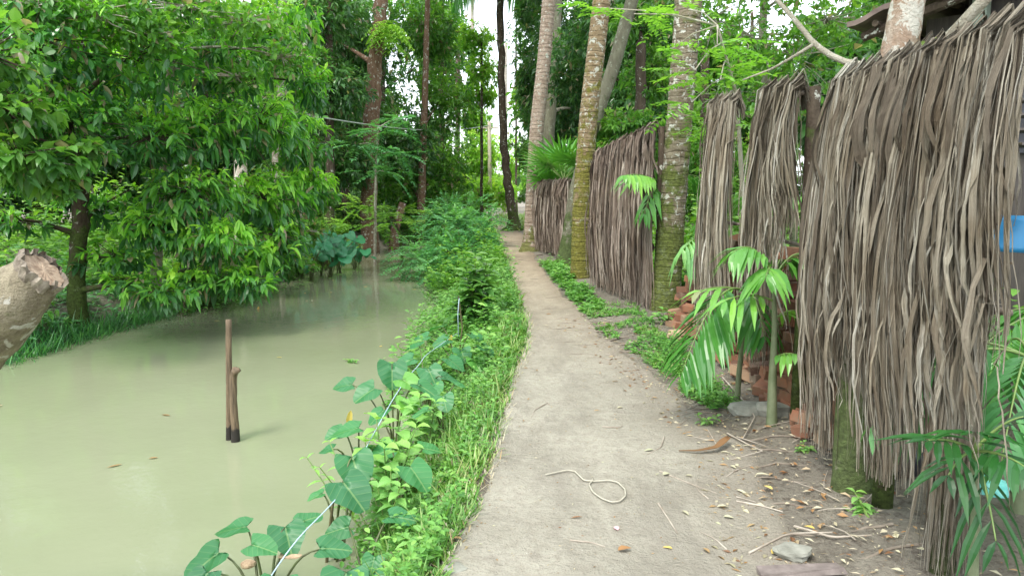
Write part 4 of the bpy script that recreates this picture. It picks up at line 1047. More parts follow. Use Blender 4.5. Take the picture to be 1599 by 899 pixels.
fgroup(598, 40, [bl(520, 100, 40, 4, 4, 8), bl(640, 300, 42, 4, 2.2, 6), bl(500, 300, 40, 4, 2.5, 6), bl(690, 80, 42, 1.8, 3.4, 4)], 'distant forest tree closing the far end of the canal', 'leaf_dark', L=.4, Wd=.16)
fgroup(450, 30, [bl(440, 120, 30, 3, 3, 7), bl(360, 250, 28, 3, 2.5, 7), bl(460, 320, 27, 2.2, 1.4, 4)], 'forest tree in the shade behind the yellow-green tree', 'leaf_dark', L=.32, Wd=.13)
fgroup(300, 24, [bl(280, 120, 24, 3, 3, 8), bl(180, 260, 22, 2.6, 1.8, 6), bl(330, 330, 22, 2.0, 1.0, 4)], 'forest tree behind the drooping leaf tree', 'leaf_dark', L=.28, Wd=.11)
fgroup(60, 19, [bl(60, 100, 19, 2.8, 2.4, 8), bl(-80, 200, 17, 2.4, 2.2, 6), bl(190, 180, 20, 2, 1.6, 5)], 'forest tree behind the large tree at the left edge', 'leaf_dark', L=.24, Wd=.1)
# bright thicket near the pole and the end of the path
fgroup(738, 46, [bl(745, 245, 41, 1.1, 1.6, 4), bl(742, 300, 40, 1.2, 1.0, 4), bl(780, 300, 47, 1.3, .9, 3), bl(742, 190, 43, .9, .9, 3), bl(715, 300, 38, 1.2, .9, 3)], 'sunlit yellow-green tree left of the pole', 'leaf_sunlit', L=.28, Wd=.13, dens=120, bark='bark_pale')
fgroup(790, 56, [bl(790, 270, 56, 2.2, 1.6, 3), bl(812, 250, 55, 1.5, 1.8, 2.6), bl(768, 230, 58, 1.3, 1.6, 2)], 'sunlit thin tree right of the pole', 'leaf_sunlit', L=.32, Wd=.14, dens=80, top=190, bark='bark_pale')
fgroup(715, 38, [bl(712, 320, 37, 1.2, .8, 2.4), bl(738, 338, 36, .8, .5, 1.4), bl(680, 350, 33, 1.2, .6, 2.0)], 'round green bush tree at the far right end of the canal', 'leaf_sun', L=.2, Wd=.1, dens=130, top=300)

fgroup(752, 31, [bl(755, 110, 31, .75, .8, 2.2), bl(742, 60, 31, .9, .6, 2), bl(735, 150, 32, .8, .6, 1.8), bl(762, 150, 32, .45, .5, 1)], 'sunlit yellow-green crown against the sky gap left of the slim palm', 'leaf_sunlit', L=.2, Wd=.09, dens=110, top=60, rad=(.07, .06, .05, .03))
fgroup(806, 52, [bl(806, 60, 52, .8, 1.6, .8), bl(812, 150, 52, .7, 1.6, .9), bl(800, 225, 52, .9, .8, 1.2)], 'thin far tree whose sparse leaves speckle the sky gap', 'leaf_mid', L=.3, Wd=.12, dens=34, top=20, rad=(.1, .08, .06, .04), shell=1.6)
# compound-leaf saplings over the water
def feather(name, label, trunk, rad, bases, L, npair, ll, lw, mat, droop=.25, rb_=.55, bark='bark_pale', n=1, cat='sapling'):
    t = thing(name, label, cat, trunk[0]); b = MB(); P = bez(trunk, 14); b.tube(P, np.linspace(rad[0], rad[1], 14), 8); b.build('trunk', M[bark], t, True)
    lb = MB(); tb = MB()
    for (c, r, m_) in bases:
        i = int(np.argmin(np.linalg.norm(P - c, axis=1))); tb.tube([P[i], (P[i] + c) / 2 + [0, 0, .05], c], (rad[1] * .8, rad[1] * .6, .006), 5)
        v = nrm(RNG.normal(size=(m_, 3)) * [1, 1, .35]); q = np.array(c) + v * np.array(r) * RNG.random((m_, 1))
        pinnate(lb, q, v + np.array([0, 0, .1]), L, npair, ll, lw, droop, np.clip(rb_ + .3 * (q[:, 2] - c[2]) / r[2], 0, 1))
    tb.build('branch', M[bark], t); lb.build('crown', M[mat], t); return t
Y9 = 19.5
feather('sapling', 'slender sapling with layered feathery teal-green leaves over the canal end', [gtrunk(584, Y9), W(586, 330, Y9), W(587, 260, Y9), W(590, 200, Y9)], (.045, .02),
    [(W(595, 205, Y9 - .3), (.5, .5, .2), 14), (W(560, 225, Y9 - .3), (.45, .5, .12), 10), (W(625, 240, Y9), (.45, .5, .14), 12), (W(600, 268, Y9 - .4), (.5, .5, .1), 14), (W(625, 185, Y9), (.3, .3, .12), 8)], .6, 9, .2, .07, 'leaf_teal', bark='bark_pale')
feather('sapling', 'low sapling with pale feathery leaves below the layered one', [gtrunk(630, 21), W(625, 370, 21), W(615, 340, 21)], (.05, .03),
    [(W(575, 322, 20), (.7, .5, .15), 14), (W(625, 335, 20), (.6, .5, .15), 14), (W(598, 350, 19), (.6, .5, .12), 12), (W(545, 350, 20), (.4, .4, .15), 8)], .6, 9, .2, .07, 'leaf_mid', bark='bark_dark', rb_=.7)
# bright pinnate leaves in front of the mossy palm
feather('sapling', 'sapling with bright yellow-green feathery leaves crossing in front of the mossy palm', [[2.75, 8.5, 0], W(1160, 300, 8.5), W(1150, 150, 8.2), W(1120, 40, 7.8)], (.04, .012),
    [(W(1120, 70, 7.6), (.35, .3, .12), 9), (W(1085, 110, 7.6), (.28, .3, .1), 8), (W(1125, 125, 7.6), (.35, .3, .1), 10), (W(1080, 160, 7.8), (.25, .3, .1), 6), (W(1045, 80, 8), (.2, .3, .08), 5), (W(1075, 15, 7.8), (.4, .3, .1), 8), (W(990, 22, 8.2), (.4, .3, .12), 7), (W(930, 12, 8.6), (.2, .2, .06), 4), (W(1110, 200, 8.2), (.25, .3, .08), 6)], .38, 8, .11, .045, 'leaf_bright', rb_=.5, bark='branch_grey')
# airy tree with many small leaves against the sky
tree('airy_tree', 'airy tree with small bright leaves letting the white sky through above the fence', 'tree',
     [[4.3, 11.5, 0], W(1200, 200, 11.5), W(1190, 60, 11.3), W(1200, -150, 11)], [.09, .07, .06, .04], 'branch_grey',
     [bl(1160, 60, 10.5, .9, .5, 1.6), bl(1240, 90, 10.5, .8, .5, 1.5), bl(1130, 150, 11, .6, .35, .9), bl(1290, 30, 10.5, .8, .4, 1.3), bl(1220, 150, 11, .8, .3, 1.0), bl(1180, -30, 10.5, 1.3, .5, 1.8), bl(1330, 120, 10.8, .4, .3, .6), bl(1110, 30, 10.5, .5, .6, 1.2), bl(1290, -50, 10, 1.2, .5, 1.5)],
     'leaf_bright', dens=110, L=.10, Wd=.05, k=5, droop=.2, shape='diamond', gradient=.1)
# green masses behind the right side
fgroup(960, 22, [bl(960, 40, 21, 1.6, 1.2, 4), bl(905, 110, 23, 1.4, 1.2, 3), bl(1000, 150, 20, 1.4, .9, 3.6), bl(960, 215, 20, 1.0, .5, 2), bl(1030, 50, 20, 1.0, 1.2, 3)], 'dark green tree behind the leaning palm', 'leaf_dark', L=.2, Wd=.08, dens=230)
fgroup(1000, 15.5, [bl(990, 195, 15, .7, .35, 1.6), bl(950, 200, 15.5, .6, .3, 1.3), bl(1020, 120, 16, .6, .8, 2), bl(1000, 40, 16, .8, .5, 1.6), bl(985, 235, 15, .8, .25, 1.2)], 'mid green tree just over the brown frond fence', 'leaf_mid', L=.15, Wd=.06, dens=160, top=100)
fgroup(1100, 19, [bl(1110, 230, 18, .9, .6, 1.8), bl(1105, 310, 17, .9, .7, 2.2), bl(1150, 260, 19, 1.0, .8, 1.8), bl(1090, 380, 15, .8, .4, 1.6), bl(1230, 280, 20, 1.2, .9, 2)], 'bright bushy tree seen through the gap right of the mossy palm', 'leaf_bright', L=.16, Wd=.07, dens=110, top=220)
fgroup(1330, 20, [bl(1300, 200, 22, 2.5, 1.0, 3), bl(1400, 120, 24, 3, 1.5, 4), bl(1200, 320, 21, 2.2, 1.0, 3), bl(1350, 330, 18, 2, 1.2, 3)], 'bushy tree behind the house side of the fence', 'leaf_mid', L=.22, Wd=.1, dens=130, top=100)

# ring of woods farther off
protos = []
for k, (lm, lab) in enumerate((('leaf_mid', 'tall mid green tree of the woods around the village, a plain one among many'), ('leaf_dark', 'tall dark green tree of the woods around the village, a plain one among many'))):
    blobs = []
    for i in range(13):
        a = RNG.random() * 6.28; z = 1.2 + 8 * RNG.random(); r = 2.4 * (1 - abs(z - 5) / 8)
        blobs.append(((math.cos(a) * r * .8, math.sin(a) * r * .8, z), (1.5, 1.5, 1.1), 1.0))
    pr = tree('woodland_tree', lab, 'tree', [(0, 0, -.2), (.1, 0, 3), (0, .1, 6), (.1, 0, 9)], [.24, .2, .14, .06], 'bark_dark', blobs, lm, dens=150, L=.42, Wd=.17, k=5, shape='diamond', group='woods around the village, ' + ('mid green trees' if k == 0 else 'dark trees'))
    protos.append(pr)
spots = []
for i in range(10): spots.append((-12.5 - RNG.random() * 3.5 - (i % 3) * 3.5, 12 + i * 3.4 + RNG.random() * 2))
for i in range(6): spots.append((-9.5 - i * 2.6, 44 + RNG.random() * 7))
for i in range(6): spots.append((-8 - i * 5, 62 + RNG.random() * 8))
for i in range(5): spots.append((3.0 + i * 2.0, 33 + RNG.random() * 8))
for i in range(5): spots.append((9 + i * 3.0, 15 + i * 2 + RNG.random() * 5))
for i in range(4): spots.append((14 + i * 6, 40 + RNG.random() * 8))
spots += [(-16, 6), (10, 2), (11, 5)]
low = [(-3.0 + i * 1.6, 62 + RNG.random() * 12) for i in range(7)]
for i, (x, y) in enumerate(spots + low):
    pr = protos[i % 2]; s_ = .8 + .35 * RNG.random() if i < len(spots) else .42
    if i >= len(spots): pr = protos[0]
    if i < 2: pr.location = (x, y, zg(x, y)); 
    else: dup(pr, (x, y, zg(x, y) - .05), RNG.random() * 6.28, s_)

# ------------------------------------------------------------------ water-edge plants
def taro_shape(n=26):
    a = np.linspace(-math.pi, math.pi, n)           # outline of a heart-shaped leaf, tip at +t
    out = []
    for x in a:
        r = .5 * (1 + .12 * math.cos(x)) 
        t = .5 + .52 * math.cos(x) if abs(x) < 2.5 else .5 + .52 * math.cos(x) + (abs(x) - 2.5) * .62
        s_ = math.sin(x) * .42 * (1.0 - .25 * math.cos(x)) if abs(x) < 2.5 else math.sin(x) * .42 * 1.2
        if abs(x) < .6: s_ *= .8 + .2 * abs(x) / .6
        out.append((t, s_))
    return np.array(out)
TSH = taro_shape()
def taro_leaf(b, c, D, N, L, rnd=.5, cup=.12, fold=.15):
    """c: petiole joint"""
    D = nrm(D); S = nrm(np.cross(D, N)); N = nrm(np.cross(S, D))
    rings_ = (0.33, .66, 1.0); V = [np.array([.25, 0])]
    for q in rings_: V += [np.array([.25, 0]) + (o - np.array([.25, 0])) * q for o in TSH[:-1]]
    V = np.array(V); k = len(TSH) - 1
    V = V * (1 + .02 * RNG.normal(size=V.shape))
    t = V[:, 0] - .25; s_ = V[:, 1]
    wav = .03 * np.sin(np.arctan2(s_, t) * 5 + RNG.random() * 6) * np.hypot(s_, t) * 2
    z = fold * np.abs(s_) - cup * (t * t) * 1.5 + wav
    P = np.array(c) + D * (t * L)[:, None] + S * (s_ * L)[:, None] + N * (z * L)[:, None]
    j = np.arange(k); F = [np.stack([np.zeros(k, int), 1 + j, 1 + (j + 1) % k], -1)]
    for q in range(2): F.append(np.stack([1 + q * k + j, 1 + (q + 1) * k + j, 1 + (q + 1) * k + (j + 1) % k, 1 + q * k + (j + 1) % k], -1))
    uv = np.stack([s_ * 1.1, np.clip(t + .35, 0, 1.3)], -1)
    b.add(P, F, rnd, uv)
def taro(label, base, leaves_, group=None, mat='leaf_taro'):
    """leaves_: (x px, y px, distance, length m, heading deg, pitch, colour)"""
    base = np.array(base, float); t = thing('taro_plant', label, 'taro plant', base, group)
    for (px, py, Y, L, hd, pit, rn) in leaves_:
        c = W(px, py, Y); h = R(hd); D = np.array([math.cos(h), math.sin(h), -pit]); N = UP + RNG.normal(size=3) * .15 + np.array([0, -.25, 0])
        b = MB(); taro_leaf(b, c, D, N, L, rn); lf = b.build('leaf', M[mat], t, True)
        P = bez([base + RNG.normal(size=3) * [.03, .03, 0], base * .5 + c * .5 + [0, 0, .06], c], 8)
        s = np.linspace(0, 1, 8)[:, None]; q0 = base + RNG.normal(size=3) * [.03, .03, 0]; q1 = np.array([base[0] * .6 + c[0] * .4, base[1] * .6 + c[1] * .4, c[2]]); P = (1 - s) ** 2 * q0 + 2 * s * (1 - s) * q1 + s ** 2 * (c - [0, 0, .004])
        b = MB(); b.tube(P, np.linspace(.008, .004, 8), 6); b.build('petiole', M['petiole'], t, True)
    return t
def wb(px, py): g = G(px, py, WL); return np.array([g[0], g[1], WL - .02])
def bb(px, Y):
    x = W(px, 600, Y)[0]; return np.array([x, Y, max(zg(x, Y), WL) - .02])
TG = 'taro plants along the bank'
taro('taro plant nearest the camera, spreading over the water at the bottom left', bb(400, 3.15), [
    (342, 862, 3.25, .24, 215, .5, .35), (385, 822, 3.35, .19, 190, .1, .4), (445, 822, 3.3, .20, 300, .6, .25), (392, 850, 3.1, .16, 350, .1, .45), (470, 815, 3.45, .15, 40, -.1, .4), (500, 856, 3.2, .19, 10, .1, .3), (325, 893, 3.1, .17, 250, .6, .1), (437, 905, 2.95, .2, 280, .3, .35)], TG)
taro('taro plant at the bottom centre with leaves low against the bank edge', bb(560, 3.15), [
    (540, 893, 3.05, .24, 275, .4, .3), (575, 905, 3.0, .24, 300, .4, .35), (608, 806, 3.4, .18, 355, .05, .4), (585, 868, 3.15, .12, 260, .9, .4), (545, 822, 3.5, .15, 200, .1, .35)], TG)
taro('taro plant on dark stalks holding the two biggest leaves beside the rope', bb(520, 3.7), [
    (550, 712, 3.9, .25, 300, .8, .35), (535, 752, 3.65, .26, 325, .6, .2), (504, 770, 3.8, .11, 200, .2, .5), (588, 748, 3.8, .17, 40, .5, .7), (566, 700, 4.2, .14, 100, .2, .4)], TG)
taro('taro plant with pointed leaf leaning over the grass edge', bb(620, 3.9), [
    (640, 728, 3.8, .22, 320, .6, .5), (612, 700, 4.2, .2, 200, .3, .45), (660, 700, 4.2, .16, 30, .2, .6)], TG)
taro('taro plant reaching left over the water with a yellowing leaf, left of the broad-leaved weed', bb(560, 4.4), [
    (535, 672, 4.5, .15, 215, .2, .4), (560, 668, 4.4, .22, 195, .15, .5), (520, 700, 4.3, .12, 180, .2, .3)], TG)
taro('taro clump with tall rounded leaf at the waterline', bb(612, 5.3), [
    (612, 568, 5.4, .26, 280, 1.2, .3), (585, 606, 5.4, .24, 210, .4, .35), (628, 592, 5.3, .22, 330, .3, .8), (550, 600, 5.6, .2, 185, .1, .3), (600, 640, 5.0, .2, 230, .5, .45), (652, 600, 5.2, .22, 340, .4, .4), (636, 622, 5.0, .2, 280, .5, .85)], TG)
taro('taro clump in the middle of the bank under the rope bend', bb(665, 6.0), [
    (668, 575, 5.8, .24, 300, .6, .35), (645, 560, 6.2, .22, 200, .3, .4), (700, 560, 6.0, .22, 330, .5, .4), (675, 600, 5.5, .2, 280, .5, .5), (690, 588, 5.6, .2, 20, .3, .3), (655, 540, 6.5, .2, 160, .2, .4)], TG)
taro('farthest taro clump of the near bank beside the thin stake', bb(715, 7.0), [
    (735, 522, 7.0, .24, 330, .4, .4), (700, 530, 7.2, .22, 200, .3, .35), (720, 545, 6.8, .22, 290, .6, .4), (750, 540, 6.9, .22, 340, .5, .3), (690, 510, 7.6, .2, 150, .2, .45), (668, 525, 7.4, .22, 190, .3, .4), (740, 560, 6.6, .2, 300, .6, .75)], TG)
taro('taro plant with small leaf right of the weed in the grass', bb(690, 5.0), [(692, 618, 5.0, .17, 290, .9, .4), (710, 600, 5.2, .15, 20, .3, .5), (668, 640, 4.7, .15, 200, .3, .5)], TG)
# far clump on the other bank
for k, (px, py, Y) in enumerate(((470, 378, 16.5), (500, 372, 17.0), (530, 378, 17.5), (555, 392, 18.5), (515, 392, 16.8), (485, 395, 16))):
    bs = np.array([W(px, py, Y)[0], Y, WL + .02]); lv = []
    for i in range(13):
        lv.append((px + (RNG.random() - .5) * 50, py + (RNG.random() - .5) * 36 - 2, Y + (RNG.random() - .5) * .6, .24 + .16 * RNG.random(), 200 + RNG.random() * 170, .3 + .8 * RNG.random(), RNG.random()))
    taro('blue-green taro plant in the far bank clump below the pale trunks', bs, lv, 'blue-green taro plants in the far bank clump', 'leaf_far_taro')

# broad-leaved weeds
def weed(label, base, tops, L, mat='leaf_ovate', k=8, cat='weed', name='weed', group=None, lw=.5, shape='ovate', smat='petiole_green'):
    base = np.array(base, float); t = thing(name, label, cat, base, group)
    sb = MB(); lb = MB()
    for tp in tops:
        tp = np.array(tp, float); P = bez([base + RNG.normal(size=3) * [.02, .02, 0], base * .4 + tp * .6 + RNG.normal(size=3) * .01, tp], 8); sb.tube(P, np.linspace(.006, .003, 8), 5)
        for j in range(k):
            f = .35 + .65 * j / (k - 1); c = P[0] * 0 + np.array([np.interp(f * 7, range(8), P[:, i]) for i in range(3)]); a = j * 1.75 + RNG.random() * .4
            for a2 in (a, a + math.pi):
                e = .25 if f < .9 else .6
                sz = L * (.65 + .45 * math.sin(f * 2.6)) * (.85 + .3 * RNG.random())
                lb.leaves(c, np.array([math.cos(a2), math.sin(a2), e]), UP + RNG.normal(size=3) * .15, sz, sz * lw, .35, .18, .2 + .5 * f + .25 * (RNG.random() - .3), shape)
    sb.build('stem', M[smat], t); lb.build('foliage', M[mat], t, True); return t
weed('largest broad-leaved weed with pale veined leaves amid the bank plants', bb(600, 4.2), [W(588, 655, 4.3), W(625, 640, 4.4), W(650, 668, 4.3), W(570, 690, 4.2), W(600, 700, 4.0), W(640, 700, 4.1)], .15, k=6, lw=.52)
weed('upright broad-leaved weed with fresh light leaves behind the largest one', bb(670, 4.9), [W(655, 620, 4.9), W(680, 628, 4.8), W(640, 632, 4.9)], .13, k=6)
weed('dull leaved weed hanging over the water beneath the big taro leaf', bb(600, 3.7), [W(610, 735, 3.7), W(590, 760, 3.7), W(625, 760, 3.6), W(575, 745, 3.9)], .10, k=6)
weed('small leafy weed on the left path edge at the bottom', onb(655, 870), [W(655, 830, 3.2), W(680, 838, 3.15), W(640, 842, 3.2)], .085, k=4)
weed('slender weed with narrow leaves reaching over the open water', bb(570, 4.0), [W(480, 715, 4.1), W(515, 690, 4.2), W(500, 730, 4.0)], .09, k=5, lw=.25)
weed('dark leaved sapling standing on the bank left of the path bend', bb(742, 9.2), [W(742, 400, 9.2), W(728, 425, 9.1), W(758, 430, 9.2), W(738, 450, 9.0), W(722, 460, 9.1), W(752, 470, 9.0), W(715, 480, 9.0), W(760, 410, 9.3)], .27, mat='leaf_dark', k=8, smat='stem', name='sapling', cat='sapling')
weed('low green weed growing from soil under the near curtain', onb(1352, 812), [W(1335, 768, 3.45), W(1350, 790, 3.4), W(1330, 800, 3.4), W(1365, 800, 3.4), W(1345, 835, 3.3)], .075, k=4, lw=.4)
weed('small weed at the foot of the brick pile right of the path', onb(1257, 712), [W(1255, 690, 4.3), W(1248, 700, 4.2), W(1266, 700, 4.2)], .05, k=3)
weed('little weed by the drooping palm frond', onb(1108, 668), [W(1090, 648, 4.8), W(1105, 655, 4.7), W(1120, 650, 4.8)], .06, k=3)
weed('seedling with whitish top leaves at the foot of the mossy palm', onb(1035, 515), [W(1035, 483, 8.3), W(1025, 492, 8.3), W(1048, 490, 8.3)], .11, k=4)
weed('weed seedling beside the root mound of the leaning palm', onb(880, 435), [W(880, 415, 13), W(890, 420, 13), W(868, 424, 13)], .16, k=4)
weed('small floating weed on the water surface', wb(548, 566), [wb(548, 566) + [0, 0, .05], wb(540, 564) + [0, 0, .04], wb(556, 567) + [0, 0, .05]], .06, k=3, mat='herb')

# feathery bush overhanging the water
def feather_bush(label, base, clumps, L, npair, ll, lw, mat, group=None):
    t = thing('feathery_bush', label, 'bush', base, group); lb = MB(); sb = MB(); base = np.array(base, float)
    for (c, r, m_) in clumps:
        c = np.array(c); sb.tube(bez([base, base * .4 + c * .6 + [0, 0, .1], c], 6), np.linspace(.02, .006, 6), 5)
        v = nrm(RNG.normal(size=(m_, 3)) * [1, 1, .7] + [0, 0, .25]); q = c + v * np.array(r) * RNG.random((m_, 1)) ** .6
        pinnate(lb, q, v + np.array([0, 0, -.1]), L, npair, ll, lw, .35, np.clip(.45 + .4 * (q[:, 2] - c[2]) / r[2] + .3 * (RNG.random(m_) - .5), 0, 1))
    sb.build('stem', M['stem'], t); lb.build('foliage', M[mat], t); return t
feather_bush('feathery green bush leaning far over the water at the canal bend', bb(725, 16.5), [
    (W(665, 412, 16.5), (.6, .6, .22), 60), (W(690, 385, 17), (.6, .6, .3), 70), (W(655, 390, 17.5), (.5, .5, .2), 40), (W(715, 355, 17.5), (.6, .6, .35), 70), (W(690, 350, 18), (.5, .5, .3), 46), (W(720, 400, 16), (.6, .6, .35), 70), (W(690, 428, 15.5), (.5, .5, .2), 46), (W(745, 370, 17), (.45, .5, .3), 50)], .42, 8, .12, .05, 'leaf_teal')
feather_bush('second feathery bush behind, against the path end', bb(745, 22), [(W(735, 330, 22), (.7, .7, .4), 60), (W(700, 325, 22), (.7, .7, .35), 60), (W(760, 345, 21), (.4, .5, .3), 40)], .45, 8, .14, .06, 'leaf_teal')

# generic undergrowth
def scatter_herbs(name, label, pts, hmin, hmax, L, lw, mat, per=10, shape='lance', kind='stuff', cat='undergrowth', sag=.25):
    b = MB(); pts = np.asarray(pts, float); n = len(pts)
    cl = np.clip(.75 + 1.7 * vnoise(pts[:, 0] * 1.9 + 3, pts[:, 1] * 1.3 + 8), .25, 1.7)
    hh = (hmin + (hmax - hmin) * RNG.random(n) ** 1.5) * cl; ln = RNG.normal(size=(n, 2)) * .25
    for j in range(per):
        f = .15 + .85 * (j + RNG.random(n) * .6) / per; a = RNG.random(n) * 6.28
        c = pts + np.stack([ln[:, 0] * hh * f, ln[:, 1] * hh * f, hh * f], -1)
        D = np.stack([np.cos(a), np.sin(a), .1 + .6 * RNG.random(n)], -1)
        sz = L * (.6 + .7 * RNG.random(n)); N = UP + RNG.normal(size=(n, 3)) * .3
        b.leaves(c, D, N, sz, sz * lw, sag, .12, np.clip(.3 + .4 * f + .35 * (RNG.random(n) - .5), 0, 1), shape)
    o = b.build(name, M[mat]); tag(o, label, cat, kind=kind); return o
def region(n, y0, y1, xa, xb, pw=1.0):
    Y = y0 + (y1 - y0) * RNG.random(n) ** pw; u = RNG.random(n)
    X = xa(Y) + (xb(Y) - xa(Y)) * u; return np.stack([X, Y, height(X, Y)], -1)
# grass blades on the strip between water and path
def grass(name, label, P, hmin, hmax, wd, mat='grass', rb_=.5):
    n = len(P); a = RNG.random(n) * 6.28; D = np.stack([np.cos(a) * .7, np.sin(a) * .7, .5 + RNG.random(n)], -1)
    L = hmin + (hmax - hmin) * RNG.random(n) ** 1.6; N = np.cross(np.stack([-np.sin(a), np.cos(a), 0 * a], -1), D)
    b = MB(); b.leaves(P - [0, 0, .005], D, N, L, wd, .55 * RNG.random(n), .1, np.clip(rb_ + .6 * (RNG.random(n) - .5), 0, 1), 'blade')
    o = b.build(name, M[mat]); tag(o, label, 'grass', kind='stuff'); return o
P = region(30000, 2.4, 12, lambda y: waterR(y) + .25 * (pathL(y) - waterR(y)), lambda y: pathL(y) + .06 + .10 * vnoise(y * 3, 2.2), 1.25)
keep = (vnoise(P[:, 0] * 5, P[:, 1] * 5) + .35 * RNG.random(len(P)) > -.12) & (P[:, 0] < pathL(P[:, 1]) + .02 + .12 * vnoise(P[:, 1] * 4, P[:, 1] * 0 + 5.5))
grass('grass', 'short green grass between the water plants and the left path edge', P[keep], .03, .15, .008)
Pt = region(420, 2.6, 9, lambda y: pathL(y) - .45, lambda y: pathL(y) - .03); Pt = np.repeat(Pt, 9, 0) + RNG.normal(size=(3780, 3)) * [.02, .02, 0]; Pt[:, 2] = height(Pt[:, 0], Pt[:, 1])
grass('tall_grass', 'taller arching grass tufts among the bank weeds', Pt, .10, .26, .009, rb_=.55)
P = region(9000, 10, 34, lambda y: waterR(np.minimum(y, 24)) * .8 + pathL(y) * .2, lambda y: pathL(y) + .0, 1.3)
grass('distant_grass', 'grass on the bank farther along the path', P, .08, .3, .02)
P = region(3500, 27, 48, lambda y: pathL(y) - 4, lambda y: pathL(y) - .05); grass('sunlit_grass', 'sunlit grass beyond the path bend', P, .2, .6, .04, rb_=.75)
P = region(2600, 29, 48, lambda y: pathR(y), lambda y: pathR(y) + 4); grass('verge_grass', 'grass right of the far end of the path', P, .2, .5, .04, rb_=.65)
P = region(5200, 2.5, 9.5, lambda y: waterR(y) + .5 * (pathL(y) - waterR(y)), lambda y: pathL(y) + .07); o = grass('dry_straw', 'dry straw and dead blades matted in the left verge', P, .03, .12, .006, 'dead_leaf', .7)
o['category'] = 'straw'
# herbs
P = region(1900, 2.6, 11, lambda y: waterR(y) + .05, lambda y: pathL(y) - .04, 1.2)
scatter_herbs('ground_cover', 'small leafy ground cover on the near bank', P, .04, .2, .05, .42, 'herb', per=7)
P = region(900, 6.5, 15, lambda y: waterR(y) - .15, lambda y: pathL(y) - .08); scatter_herbs('bank_weeds', 'knee high leafy weeds on the bank before the path bend', P, .15, .55, .09, .38, 'herb', per=11)
P = region(900, 14, 27, lambda y: waterR(np.minimum(y, 22)) - .1, lambda y: pathL(y) - .1); scatter_herbs('distant_weeds', 'dense leafy weeds along the far bank of the path', P, .2, .8, .12, .42, 'leaf_sun', per=12)
P = region(1000, 5.0, 9.6, lambda y: pathR(y) + .04 + .12 * vnoise(y * 3, 1.1), lambda y: pathR(y) * 0 + 1.62, .9); P = P[vnoise(P[:, 0] * 4, P[:, 1] * 4) > -.2]
scatter_herbs('fence_weeds', 'sparse little weeds between the path and the frond fences', P, .03, .17, .045, .4, 'herb', per=7)
P2 = region(4200, 5.2, 9.8, lambda y: pathR(y) + .06, lambda y: 1.62 + 0 * y); P2 = P2[vnoise(P2[:, 0] * 4, P2[:, 1] * 4) > -.05]; grass('fence_grass', 'thin grass along the foot of the frond fences', P2, .03, .13, .008)
P = region(420, 9.3, 15.5, lambda y: pathR(y) + .02, lambda y: np.minimum(pathR(y) + .35, 1.65)); scatter_herbs('fence_foot_weeds', 'bright weeds at the foot of the ochre palm and fence', P, .05, .24, .09, .4, 'herb', per=8)
P = region(500, 4.5, 16, lambda y: 2.6 + 0 * y, lambda y: 5.2 + 0 * y); scatter_herbs('garden_weeds', 'leafy weeds in the yard behind the fences', P, .3, 1.1, .16, .42, 'herb', per=12)
P = region(700, 11, 24, lambda y: 2.3 + 0 * y, lambda y: 6.5 + 0 * y); scatter_herbs('yard_thicket', 'bright thicket in the yard farther behind the fences', P, .4, 1.9, .2, .42, 'leaf_bright', per=14)
# far bank
P = region(800, 8.6, 13.5, lambda y: waterL(y) - 3.2, lambda y: waterL(y) - .05); scatter_herbs('shore_ferns', 'dark ferny plants on the shaded left bank', P, .08, .42, .16, .2, 'leaf_teal', per=9)
P = region(1500, 12, 22, lambda y: waterL(y) - 1.6, lambda y: waterL(y) + .15); scatter_herbs('shore_weeds', 'yellow-green leafy plants crowding the far waterline', P, .15, .95, .11, .42, 'leaf_mid', per=13)
P = region(1400, 9, 26, lambda y: waterL(y) - 7.5, lambda y: waterL(y) - 1.2); scatter_herbs('understorey', 'dim understorey shrubs of the woods across the canal', P, .3, 1.8, .17, .42, 'leaf_mid', per=14)
P = region(900, 26, 36, lambda y: -9 + 0 * y, lambda y: pathL(y) - 1.0); scatter_herbs('canal_end_thicket', 'dark thicket closing the canal end', P, .5, 2.4, .24, .42, 'leaf_dark', per=14)
P = region(500, 8.0, 11.5, lambda y: waterL(y) - .25, lambda y: waterL(y) + .2); grass('reeds', 'thin reeds and grass at the left waterline', np.repeat(P, 5, 0) + RNG.normal(size=(2500, 3)) * [.04, .04, 0], .15, .5, .012, 'leaf_teal', .4)
P = region(160, 11.5, 15.5, lambda y: waterL(y) - .1, lambda y: waterL(y) + .9); P[:, 2] = WL; scatter_herbs('water_weeds', 'thin weeds standing in the shallow water near the far bank', P, .1, .5, .09, .3, 'herb', per=6)

